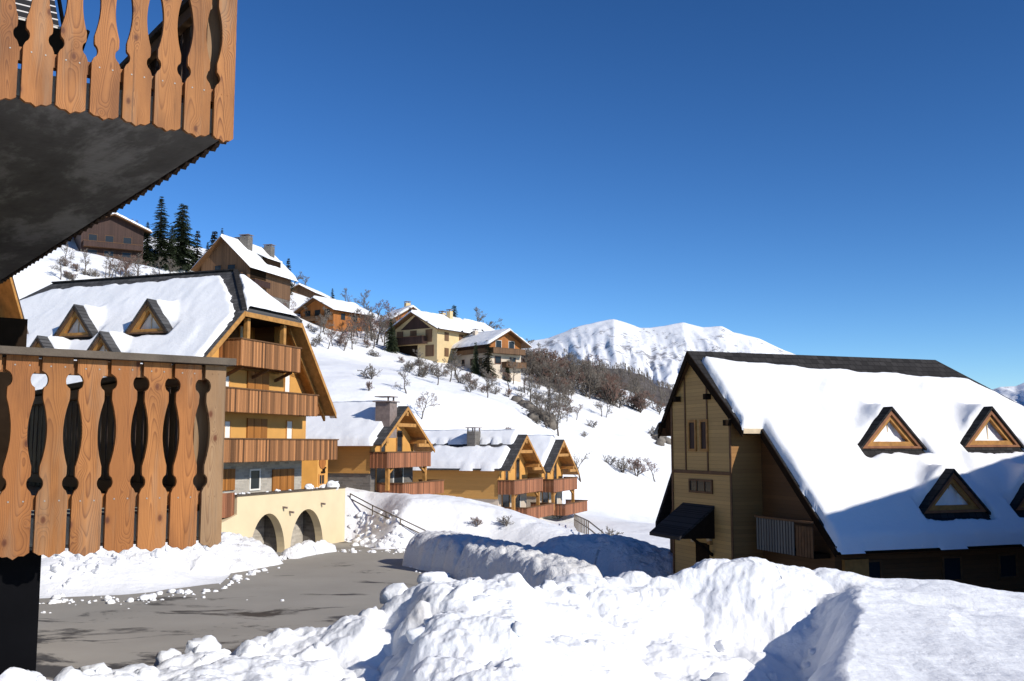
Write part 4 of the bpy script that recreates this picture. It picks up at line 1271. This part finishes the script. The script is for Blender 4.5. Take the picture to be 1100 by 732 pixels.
o, f, rf, zb, zr = hill('hillside_chalet', 'long low white-roofed chalet on the skyline left of the lone spruce', 322, 318, 205, 100, 8, 16, 2.2, .5, .9, 'chalet_boards', None, 35, 0, verge='timber_dark', soffit='timber_dark')
o.scale = (.75, .75, .75); o.location.z = zb*.25-.8

# ------------------------------------------------------------------ sunlit neighbour at the left edge, only its gable end in view
f_ = Frame(25, at(-26, 478, 31))
q = f_.ony(27, 349, 0)
qt = f_.ony(18, 317, 0)
tn = (qt[2]-q[2])/(q[0]-qt[0])
o, f, rf = house('ochre_chalet', 'ochre timber chalet with cream walls just showing past the left edge behind the lower balcony', 25, at(-26, 478, 31), 0, q[0]-8.6, q[0]-.75, .9, 12, q[0]-4.7, q[2]+tn*4.7, tn, tn, q[0]-9.4, q[0], 0, 'ochre_boards', 'cream_plaster', 6.9, seed=41, res=.25, below=0.5)
# ------------------------------------------------------------------ neighbour beyond the right edge whose shade falls across the dormered roof
_sd = np.array(sdir[:]); _rp = []
for c_ in ((905, 566), (1100, 503)):
    q = FRT.onroof(*c_, 0, ZT, 1, T4); q = FRT.o+FRT.x*q[0]+FRT.y*q[1]+np.array([0, 0, q[2]+.3]); _rp.append(q+_sd*((12.0-q[2])/_sd[2]))
_dv = (_rp[1]-_rp[0])[:2]; _dv = _dv/np.hypot(*_dv); _p0 = _rp[0][:2]-_dv*3.0
_phn = math.degrees(math.atan2(_dv[1], -_dv[0]))
o, f, rf = house('timber_chalet', 'timber chalet beyond the right edge, in front of the dormered one', _phn, _p0, 0, -5, 5, .8, 17, 0, 11.95, .95, .95, -6.2, 6.2, 0, 'brown_boards', 'stone_dark', 3.0, seed=43, res=.3, below=.5)
for x in (-2.4, 2.4): window(o, x-.8, x+.8, 4.2, 6.2, .8, frame='timber')
balcony(o, -4.8, 4.8, -.4, .8, 3.0, 4.1, 'rail_plank')

# ================================================================== near chalet with the two balconies
FN = Frame(52.5, at(238, 585, 5.8))
near = thing('chalet', 'nearest timber chalet at the left edge, its two balconies with cut-out larch boards', 'chalet', FN.o, FN.rot)


def cutout(w, H, n=6, lo=.33, hi=.945, cut=1.0, right=True):
    """one board of the balustrade: local x across, z up from its scalloped foot, y thickness"""
    zs = [0, .03, .12, .22, .31]+list(np.linspace(.335, .96, 50))+[H-.03, H]
    rows = []
    for z in zs:
        h = 0.0
        for zc, r_ in ((.375, .040), (.912, .044)):
            if abs(z-zc) < r_: h = max(h, math.sqrt(r_*r_-(z-zc)**2)*.76)
        if abs(z-.64) < .20: h = max(h, .037*math.cos(math.pi/2*(z-.64)/.20)**.8)
        if lo < z < hi: h = max(h, .010)
        rows.append(h)
    e = 9e-3
    V = []; Fc = []
    for side in (0, 1):
        for z, h in zip(zs, rows):
            for k in range(n+1):
                u = k/n; hl = h*cut; hr = h*cut if right else 0.0; x = -w/2+hl+(w-hl-hr)*u
                zz = z
                if z == 0: zz = .020*(1-math.cos(2*math.pi*(u-.5)))*.5*1.0+.006*math.cos(6*math.pi*u)
                V.append((x, side*.028, zz))
    R_ = len(zs); N = n+1; off = R_*N
    for i in range(R_-1):
        for k in range(n):
            a = i*N+k; Fc.append((a, a+1, a+N+1, a+N)); Fc.append((off+a, off+a+N, off+a+N+1, off+a+1))
        Fc.append((i*N, (i+1)*N, off+(i+1)*N, off+i*N)); Fc.append((i*N+n, off+i*N+n, off+(i+1)*N+n, (i+1)*N+n))
    for k in range(n):
        Fc.append((k, off+k, off+k+1, k+1)); a = (R_-1)*N+k; Fc.append((a, a+1, off+a+1, off+a))
    for zn in (.285, H-.05):   # nail heads
        for xn in (-.035, .035):
            if abs(xn) > w/2-.03: xn *= .5
            o_ = len(V); V += [(xn+.0045*math.cos(k*1.047), -.0025, zn+.0045*math.sin(k*1.047)) for k in range(6)]+[(xn+.0045*math.cos(k*1.047), .002, zn+.0045*math.sin(k*1.047)) for k in range(6)]
            Fc += [tuple(range(o_, o_+6))]+[(o_+k, o_+6+k, o_+6+(k+1) % 6, o_+(k+1) % 6) for k in range(6)]
    return V, Fc


def near_balcony(zb, H, depth_x=2.4, length=6.2, cap_end=.03):
    """zb: foot of the boards"""
    slab = MB('soffit', 'slab_edge')
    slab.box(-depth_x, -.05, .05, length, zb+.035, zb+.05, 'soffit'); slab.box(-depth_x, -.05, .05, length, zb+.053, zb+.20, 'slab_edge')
    fl = slab.build('balcony', near)
    rail = MB('larch', 'rail_cap', 'larch_grey')
    for z in (.24, H-.085):
        rail.box(-depth_x, -.055, .032, .085, zb+z, zb+z+.075, 'larch'); rail.box(-.085, -.032, .09, length, zb+z, zb+z+.075, 'larch_grey')
    rail.box(-depth_x, .035, -.055, .115, zb+H+.003, zb+H+.042, 'rail_cap'); rail.box(-.115, .035, .12, length, zb+H+.003, zb+H+.042, 'rail_cap')
    for x, y in ((-.10, .10),): rail.box(x-.045, x+.045, y, y+.09, zb+.2, zb+H, 'larch_grey')
    ro = rail.build('railing', fl)
    w = .152; p = .1735
    V, Fc = cutout(w, H)
    b0 = MB('larch'); b0.add(V, Fc[:-28]); b0.add(V, Fc[-28:], 'nail'); base = b0.build('baluster', ro)
    V2, F2 = cutout(.122, H, right=False); b2 = MB('larch_grey' if zb < 6 else 'larch'); b2.add(V2, F2); end = b2.build('baluster', ro)
    end.location = (-.064, 0, zb)
    first = True
    rg = random.Random(int(zb*100))
    n1 = int((depth_x-.12)/p)
    for i in range(n1):
        o = base if first else base.copy()
        if not first: COL.objects.link(o); o.parent = ro
        first = False
        o.location = (-.138-p/2-i*p, rg.uniform(-.003, .003), zb+rg.uniform(-.003, .003))
    V3, F3 = cutout(.158, H, cut=.55); b3 = MB('larch_shaded'); b3.add(V3, F3); front = b3.build('baluster', ro)
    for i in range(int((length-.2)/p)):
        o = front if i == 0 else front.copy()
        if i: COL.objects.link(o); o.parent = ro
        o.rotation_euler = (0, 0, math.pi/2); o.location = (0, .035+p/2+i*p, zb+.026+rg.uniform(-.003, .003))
    return fl


zlo, zhi = 5.425, 7.795
near_balcony(zlo, 1.035)
near_balcony(zhi, 1.06, length=10.5)
nw = MB('dark_boards').box(-9, -2.45, 0, 11, 0, 13); nw.build('wall', near)
q = FN.ony(42, 650, .3)
MB('charcoal').box(q[0]-1.0, q[0], .3, 6, -.2, zlo+.03).build('support_wall', near)
q = FN.ony(29, 360, 3.4); q2 = FN.ony(29, 343, 3.4)
MB('dark_brown').box(q[0]-1.6, q[0], 3.4, 3.48, zlo+.2, q2[2]).build('partition', near)
# striped folding chair on the upper balcony
ch = thing('folding_chair', 'striped folding chair standing behind the boards of the upper balcony', 'chair', tuple(FN.o+FN.x*-1.05+FN.y*.75+np.array([0, 0, zhi+.205])), FN.rot)
m = MB('stripes')
m.prism([(-.26, .05, .42), (.26, .05, .42), (.26, .40, .92), (-.26, .40, .92)], (0, .012, 0)); m.build('backrest', ch)
m = MB('stripes'); m.prism([(-.26, -.36, .40), (.26, -.36, .40), (.26, .05, .37), (-.26, .05, .37)], (0, 0, .015)); m.build('seat', ch)
for x in (-.29, .29):
    m = MB('charcoal'); m.tube([(x, -.42, 0), (x, .05, .40), (x, .43, .96)], [.013]*3, 8); m.build('frame', ch)
    m = MB('charcoal'); m.tube([(x, .36, 0), (x, -.38, .42)], [.013]*2, 8); m.build('leg', ch)

# ================================================================== handrails


def handrail(label, pts, h=1.0, step=2.0, rails=2):
    P = [ground(px, py) for px, py in pts]
    o = thing('handrail', label, 'railing', P[0])
    O = P[0]
    pth = []
    for a, b in zip(P[:-1], P[1:]):
        n = max(1, int((b-a).length/step))
        pth += [a.lerp(b, i/n) for i in range(n)]
    pth.append(P[-1])
    for p_ in pth:
        MB('fence_metal').beam(p_-O+Vector((0, 0, -.3)), p_-O+Vector((0, 0, h)), .07, .07, up=(0, 1, 0)).build('post', o)
    for k in range(rails):
        r_ = MB('fence_metal')
        for a, b in zip(pth[:-1], pth[1:]): r_.beam(a-O+Vector((0, 0, h*(1-.42*k))), b-O+Vector((0, 0, h*(1-.42*k))), .05, .06)
        r_.build('rail', o)
    return o


handrail('dark sloping handrail half buried in snow beside the cream arched wall', [(376, 543), (400, 556), (430, 571), (457, 584)], .75)
handrail('dark handrail leading down through the snow below the farthest ochre chalet', [(617, 566), (632, 578), (648, 592)], 1.0, 2.2)

# ================================================================== vegetation


def rot_about(v, axis, a):
    from mathutils import Matrix
    return Matrix.Rotation(a, 3, axis) @ v


def bare_tree(name, seed, H, spread=.75, trunk_r=.12, n1=8, n2=6, n3=6, n4=3, multi=1, twig='twig', tmin=.018, up=.35, start=.25):
    """leafless tree: bark trunk with limbs, and a crown of fine twigs"""
    rg = random.Random(seed)
    tr, cr = MB('bark'), MB(twig)

    def bend(p, d, L, k, droop):
        pts = [p]; q = p.copy(); dd = d.normalized()
        for i in range(k):
            dd = (dd+Vector((rg.gauss(0, .16), rg.gauss(0, .16), rg.gauss(0, .12)+droop))).normalized()
            q = q+dd*(L/k); pts.append(q)
        return pts, dd

    def along(pts, t):
        f = t*(len(pts)-1); i = min(int(f), len(pts)-2); return pts[i].lerp(pts[i+1], f-i), (pts[i+1]-pts[i]).normalized()

    def side(d, ang):
        a = d.orthogonal().normalized(); a = rot_about(a, d, rg.uniform(0, 6.283)); return (d*math.cos(ang)+a*math.sin(ang)).normalized()
    for m in range(multi):
        d0 = Vector((rg.gauss(0, .10), rg.gauss(0, .10), 1)) if multi == 1 else Vector((math.cos(6.28*m/multi+rg.random())*rg.uniform(.15, .6), math.sin(6.28*m/multi)*rg.uniform(.15, .6), 1))
        hh = H*(rg.uniform(.65, 1) if multi > 1 else 1)*.82
        pts, _ = bend(Vector((0, 0, -.25)), d0, hh, 6, .04)
        tr.tube(pts, [trunk_r*(1-.85*i/6)+.015 for i in range(7)], 6)
        for i in range(n1):
            t = start+(1-start)*(i+rg.random())/n1
            p, d = along(pts, min(t, .99))
            L = H*spread*.55*(1.05-.6*t)*rg.uniform(.7, 1.15)
            l1, _ = bend(p, side(d, rg.uniform(.6, 1.1)), L, 4, .07*up/.35)
            r1 = max(.025, trunk_r*.45*(1-t*.6))
            tr.tube(l1, [r1*(1-.7*k/4)+.008 for k in range(5)], 4)
            for j in range(n2):
                t2 = .25+.75*(j+rg.random())/n2; p2, d2 = along(l1, min(t2, .99))
                L2 = L*.55*(1.1-.55*t2)*rg.uniform(.6, 1.2)
                l2, _ = bend(p2, side(d2, rg.uniform(.5, 1.0)), L2, 3, .06)
                cr.tube(l2, [max(tmin, .028*(1-.5*k/3)) for k in range(4)], 3)
                for q in range(n3):
                    p3, d3 = along(l2, rg.uniform(.25, .99)); L3 = L2*.5*rg.uniform(.5, 1.2)
                    l3, _ = bend(p3, side(d3, rg.uniform(.4, .9)), L3, 2, .05)
                    cr.tube(l3, [tmin, tmin*.8, tmin*.6], 3)
                    for w_ in range(n4):
                        p4, d4 = along(l3, rg.uniform(.2, .95)); e4 = p4+side(d4, rg.uniform(.4, .8))*L3*.5*rg.uniform(.5, 1.2)
                        cr.tube([p4, e4], [tmin*.75, tmin*.5], 3)
    root = thing(name, 'x', 'tree')
    tr.build('trunk', root); cr.build('crown', root)
    return root


def conifer(name, seed, H, R, dens=1.0, mat='needles', top=.06, low=.06, irregular=.2):
    rg = random.Random(seed)
    tr, cr = MB('bark'), MB(mat)
    tr.tube([(0, 0, -.4), (0, 0, H*.5), (0, 0, H*.98)], [R*.09, R*.055, .02], 7)
    n = int(H*4.2*dens)
    for i in range(n):
        t = (i+rg.random())/n; z = H*(low+(1-low)*t)
        L = R*((1-t)**.8*(1-top)+top)*rg.uniform(1-irregular, 1+irregular*.6)
        for j in range(max(4, int(9*(1-t*.45)))):
            a = rg.uniform(0, 6.283); l = L*rg.uniform(.65, 1.1); dr = .30+.35*(1-t)
            ca, sa = math.cos(a), math.sin(a)
            tip = Vector((ca*l, sa*l, z-l*dr*rg.uniform(.6, 1.2)+.10*l)); bs = Vector((0, 0, z))
            k = max(4, int(l*7))
            for q in range(k):
                u = (q+.6)/k; p = bs.lerp(tip, u)+Vector((0, 0, .10*l*math.sin(u*3.1)))
                for sd in (-1, 1):
                    w_ = (.22+.34*(1-u)*l*.5)*rg.uniform(.7, 1.3); f = Vector((ca*.5-sa*sd, sa*.5+ca*sd, rg.uniform(-.75, .05))).normalized()
                    e = p+f*w_; h = Vector((ca, sa, rg.uniform(-.3, .2)))*.07*(1+l*.3)
                    cr.add([p-h, p+h, e+h*.4, e-h*.5], [(0, 1, 2, 3)])
    root = thing(name, 'x', 'tree')
    tr.build('trunk', root); cr.build('crown', root)
    return root


PROTO = {}
for k in range(4): PROTO['tree%d' % k] = (bare_tree('bare_tree', 100+k, 7.0, spread=.85, n1=9, n2=6, n3=6, n4=3, trunk_r=.15, twig='twig' if k != 2 else 'twig_red', tmin=.022), 7.0)
for k in range(3): PROTO['bush%d' % k] = (bare_tree('bare_shrub', 200+k, 2.6, spread=.95, n1=5, n2=5, n3=5, n4=2, trunk_r=.045, multi=5, twig=('twig', 'twig_red', 'twig')[k], tmin=.013, start=.12), 2.6)
for k in range(2): PROTO['spire%d' % k] = (conifer('spruce_tree', 300+k, 14, (2.5, 3.3)[k], (1.0, 1.25)[k], irregular=.25), 14.0)
PROTO['dense'] = (conifer('pine_tree', 310, 11, 3.4, 1.5, 'needles', top=.18, low=.03, irregular=.3), 11.0)
PROTO['small'] = (conifer('young_spruce', 320, 6, 1.7, 1.3, 'needles_brown', low=.02), 6.0)
USED = {}
rgv = random.Random(5)


def plant(kind, p, h, label, group=None, wid=1.0, cat=None):
    o, H = PROTO[kind]; s = h/H
    w_ = s*wid
    if kind in USED:
        r = dup(o, p, rgv.uniform(0, 6.28), (w_, w_, s), label, group)
        if not group and 'group' in r: del r['group']
    else:
        USED[kind] = 1; r = o; r.location = p; r.rotation_euler = (0, 0, rgv.uniform(0, 6.28)); r.scale = (w_, w_, s); r['label'] = label
        if group: r['group'] = group
    if 'group' in r and not group: del r['group']
    r['category'] = cat or ('shrub' if kind.startswith('bush') else 'tree')
    return r


def inpoly(poly):
    xs_ = [p[0] for p in poly]; ys_ = [p[1] for p in poly]
    while True:
        x, y = rgv.uniform(min(xs_), max(xs_)), rgv.uniform(min(ys_), max(ys_))
        if sdf(np.array([x]), np.array([y]), poly)[0] > 0: return x, y


def thicket(poly, n, kinds, h0, h1, label, group, wid=1.0):
    """label: dict kind prefix -> text"""
    for i in range(n):
        x, y = inpoly(poly); k = rgv.choice(kinds); pre = ''.join(c for c in k if c.isalpha())
        plant(k, ground(x, y), rgv.uniform(h0, h1)*(1 if pre == 'tree' else .42 if h1 < 7.5 else .72), label[pre], group+(' shrubs' if pre == 'bush' else ' trees'), wid)


TR = ['tree0', 'tree1', 'tree2', 'tree3']; BU = ['bush0', 'bush1', 'bush2']
thicket([(562, 396), (575, 392), (600, 398), (650, 412), (700, 436), (712, 446), (680, 444), (640, 432), (605, 424), (575, 418)], 105, TR+BU+BU, 4.0, 7.6,
        {'tree': 'bare tree in the dense thicket along the ridge below the snowy mountain', 'bush': 'bare many-stemmed shrub in the dense thicket along the ridge below the snowy mountain'}, 'ridge thicket')
thicket([(548, 412), (580, 412), (612, 428), (618, 448), (606, 470), (585, 462), (560, 445), (540, 425)], 46, TR+BU, 2.8, 5.2,
        {'tree': 'bare tree in the thicket below the white-walled hillside chalet', 'bush': 'bare shrub in the thicket below the white-walled hillside chalet'}, 'thicket below the white chalet')
thicket([(432, 385), (470, 398), (520, 412), (552, 428), (540, 436), (500, 420), (455, 408), (428, 396)], 34, TR+BU+BU, 2.8, 5.0,
        {'tree': 'small bare tree on the bank below the cream hillside chalet', 'bush': 'bare shrub on the bank below the cream hillside chalet'}, 'bank below the cream chalet')
thicket([(322, 352), (350, 356), (378, 360), (412, 372), (405, 386), (372, 380), (345, 378), (325, 372)], 22, TR+BU, 3.0, 5.0,
        {'tree': 'bare tree on the slope in front of the orange timber chalet', 'bush': 'bare shrub on the slope in front of the orange timber chalet'}, 'slope before the orange chalet')
thicket([(300, 322), (330, 330), (345, 338), (330, 352), (300, 345), (285, 335)], 8, TR, 3, 5,
        {'tree': 'bare tree between the hilltop timber chalet and the orange one', 'bush': 'x'}, 'gap between chalets')
thicket([(372, 347), (410, 356), (440, 366), (430, 380), (400, 376), (378, 364)], 20, TR, 4.0, 6.5,
        {'tree': 'bare tree on the wooded rise left of the cream hillside chalet', 'bush': 'x'}, 'rise left of the cream chalet')
thicket([(60, 286), (140, 296), (190, 300), (185, 304), (60, 302)], 30, TR+BU, 2.6, 4.5,
        {'tree': 'small bare tree on the snow above the big apartment roof', 'bush': 'bare shrub on the snow above the big apartment roof'}, 'slope above the big roof')
for x, y, h in ((315, 316, 6), (328, 318, 5), (372, 338, 6), (392, 344, 7), (405, 346, 6), (510, 362, 9), (520, 364, 8), (528, 366, 6), (300, 312, 5), (420, 348, 6), (470, 358, 5), (135, 268, 6)):
    d_ = ray(x, y); p = Vector(CC+d_*(208/d_[1])); p.z = zat(p.x, p.y)
    plant(rgv.choice(TR), p, h*.85, 'bare tree on the skyline behind the hillside chalets', 'skyline trees')
for x, y, h, k, lab in (
        (624, 520, 5.0, 'tree1', 'small rounded bare tree on snow right of the farthest ochre chalet'), (600, 470, 5.2, 'tree0', 'lone bare tree on the slope above the farthest ochre chalet'),
        (452, 452, 3.6, 'tree2', 'reddish bare tree behind the gable of the nearest ochre chalet'), (437, 424, 3.4, 'tree3', 'wide low bare tree on the open slope above the metal chimney'),
        (398, 408, 2.4, 'bush0', 'lone shrub highest on the open slope left of centre'), (396, 420, 1.3, 'bush1', 'tiny tuft of twigs just below the highest lone shrub'),
        (470, 414, 3.2, 'tree0', 'thin bare sapling leaning over the open slope below the cream chalet'), (646, 448, 3.6, 'tree1', 'slender bare sapling on the open snow under the ridge thicket'),
        (651, 449, 3.0, 'tree3', 'second slender sapling on the open snow under the ridge thicket'), (636, 460, 1.8, 'bush2', 'small bent shrub on the open snow below the two saplings'),
        (619, 452, 3.0, 'tree2', 'small bare tree at the lower edge of the ridge thicket'), (668, 508, 2.6, 'bush0', 'low spreading shrub on the slope left of the dormered chalet'),
        (684, 512, 3.0, 'bush1', 'dense twiggy shrub on the slope close to the dormered chalet'), (704, 518, 3.6, 'tree2', 'small bare tree beside the gable of the dormered chalet'),
        (655, 500, 1.8, 'bush2', 'smallest of the low shrubs in the line left of the dormered chalet'), (628, 470, 1.2, 'bush0', 'tiny dark stub of shrub on the open slope'),
        (545, 470, 1.5, 'bush1', 'faint twiggy shrub behind the roof of the middle ochre chalet'), (702, 468, 2.0, 'bush0', 'shrub at the foot of the dark boulders by the dormered roof'),
        (543, 566, 1.0, 'bush2', 'low tuft of twigs poking from the snow below the middle ochre chalet'), (512, 566, .8, 'bush1', 'sparse twigs poking from the smooth snow hump'),
        (654, 584, 1.3, 'bush0', 'scrubby twigs at the lower end of the far handrail'), (600, 558, 1.2, 'bush1', 'scrub under the deck of the farthest ochre chalet')):
    plant(k, ground(x, y), h, lab)
for x, y, h, k, w_, lab in (
        (171, 288, 14.2, 'spire0', 1.35, 'tall narrow spruce, left of the two big conifers on the hilltop'), (194, 290, 13.2, 'dense', 1.0, 'broad dark pine, right of the two big conifers on the hilltop'),
        (157, 285, 8.5, 'spire1', 1.0, 'squat dark spruce left of the tall narrow one on the hilltop'), (211, 293, 8.5, 'small', .9, 'slim spruce right of the broad dark pine'),
        (183, 291, 9, 'spire1', .9, 'middle-sized spruce in the gap between the two big hilltop conifers'), (229, 302, 10, 'small', 1.1, 'brownish spruce in front of the weathered hilltop gable'),
        (237, 304, 11.0, 'spire0', .8, 'spruce rising against the left gable of the hilltop timber chalet'), (222, 298, 7, 'spire1', .9, 'low dark spruce at the left foot of the hilltop timber chalet'),
        (309, 316, 7.5, 'small', .8, 'thin spruce beside the right end of the hilltop roof'), (420, 378, 5.5, 'dense', .9, 'dark bushy pine left of the cream chalet'),
        (524, 406, 6.2, 'small', 1.0, 'young spruce standing before the white-walled chalet'), (511, 402, 5.2, 'dense', .65, 'dark little pine left of the young spruce'),
        (545, 410, 3.5, 'dense', .7, 'low dark evergreen under the flowered balconies'), (440, 366, 6.5, 'small', .8, 'spruce in front of the white roof behind the cream chalet')):
    plant(k, ground(x, y), h, lab, wid=w_, cat='conifer')
for x, y, h, k, lab in ((357, 322, 7.0, 'spire1', 'lone dark spruce on the skyline above the orange timber chalet'), (488, 362, 8.5, 'dense', 'dark spruce on the skyline right of the cream chalet')):
    d_ = ray(x, y); p = Vector(CC+d_*(186/d_[1])); p.z = zat(p.x, p.y)
    plant(k, p, h, lab, wid=.8, cat='conifer')


# dark boulders showing through the snow
def rocks(label, pts):
    for i, (x, y, r_) in enumerate(pts):
        p = ground(x, y)
        o = clods('boulder', [(0, 0, 0, r_)], None, 40+i); o.data.materials[0] = MT['rock']; o.location = p
        tag(o, label, 'rock', 'boulders '+('by the dormered roof' if x > 690 else 'below the thicket'))


rocks('dark boulder showing through the snow beside the dormered roof', [(703, 470, 1.0), (707, 473, 1.2), (711, 470, .9), (714, 475, 1.1), (709, 478, .7)])
rocks('dark boulder showing through the snow below the ridge thicket', [(562, 436, 1.2), (568, 440, 1.5), (575, 446, 1.2), (582, 452, 1.6), (556, 432, .9), (590, 458, 1.0), (572, 450, .8)])

# far woodland on the foothill, one mass
wm = MB('twig', 'bark')
rw = random.Random(3); MXf, MYf, Hf = FOOT
for i in range(2600):
    a, b = rw.randrange(30, 150), rw.randrange(18, 66)
    x, y, z = MXf[a, b]+rw.uniform(-4, 4), MYf[a, b]+rw.uniform(-5, 5), Hf[a, b]
    h = rw.uniform(3.5, 7)
    for k in range(9):
        an = rw.uniform(0, 6.28); l = h*rw.uniform(.2, .45); z0_ = z+h*rw.uniform(.2, .75)
        e = (x+math.cos(an)*l*.6, y+math.sin(an)*l*.6, z0_+l)
        wm.add([(x, y, z0_-.4), (x+.25, y, z0_), e], [(0, 1, 2)])
    wm.add([(x-.15, y, z-1), (x+.15, y, z-1), (x, y, z+h)], [(0, 1, 2)], 'bark')
tag(wm.build('woodland'), kind='stuff')
for kname, (o, H) in PROTO.items():
    if kname not in USED:
        for c in list(o.children): bpy.data.objects.remove(c)
        bpy.data.objects.remove(o)

bpy.context.view_layer.update(); DG = bpy.context.evaluated_depsgraph_get()
db = []
rd_ = random.Random(21)
for (xa, ya, xb, yb, n, w_) in ((45, 646, 150, 644, 40, 1.2), (150, 644, 240, 632, 40, 1.2), (240, 632, 290, 606, 30, .8), (300, 602, 350, 592, 26, .6), (350, 592, 440, 593, 40, .8), (438, 608, 560, 640, 40, .7), (60, 655, 280, 640, 7, 3)):
    for i in range(n):
        t_2 = rd_.random(); q = on_z(xa+(xb-xa)*t_2, ya+(yb-ya)*t_2, 0); r_ = rd_.choice((.03, .04, .05, .07, .10, .16))*rd_.uniform(.7, 1.2)
        db.append((q[0]+rd_.gauss(0, w_*.5), q[1]+rd_.gauss(-.3, w_*.5), .02+r_*.25, r_))
for (xa, ya, xb, yb, n) in ((50, 632, 250, 605, 150), (372, 588, 452, 584, 70), (376, 560, 430, 575, 60)):
    for i in range(n):
        q = ground(xa+(xb-xa)*rd_.random(), rd_.uniform(min(ya, yb)-8, max(ya, yb)), 36); r_ = rd_.choice((.06, .09, .12, .17, .24))*rd_.uniform(.7, 1.2)
        if xa < 300:
            t_2 = rd_.random(); q = on_z(xa+(xb-xa)*t_2, ya+(yb-ya)*t_2+rd_.uniform(-6, 8), 0); q[2] = 0
            hit = SC.ray_cast(DG, (q[0], q[1], 6), (0, 0, -1)); q = hit[1] if hit[0] else Vector(q)
        db.append((q[0], q[1], q[2]+r_*.1, r_))
tag(clods('snow_crumbs', db, None, 31), kind='stuff')['label'] = 'white crumbs of snow scattered on the asphalt along the ploughed piles'
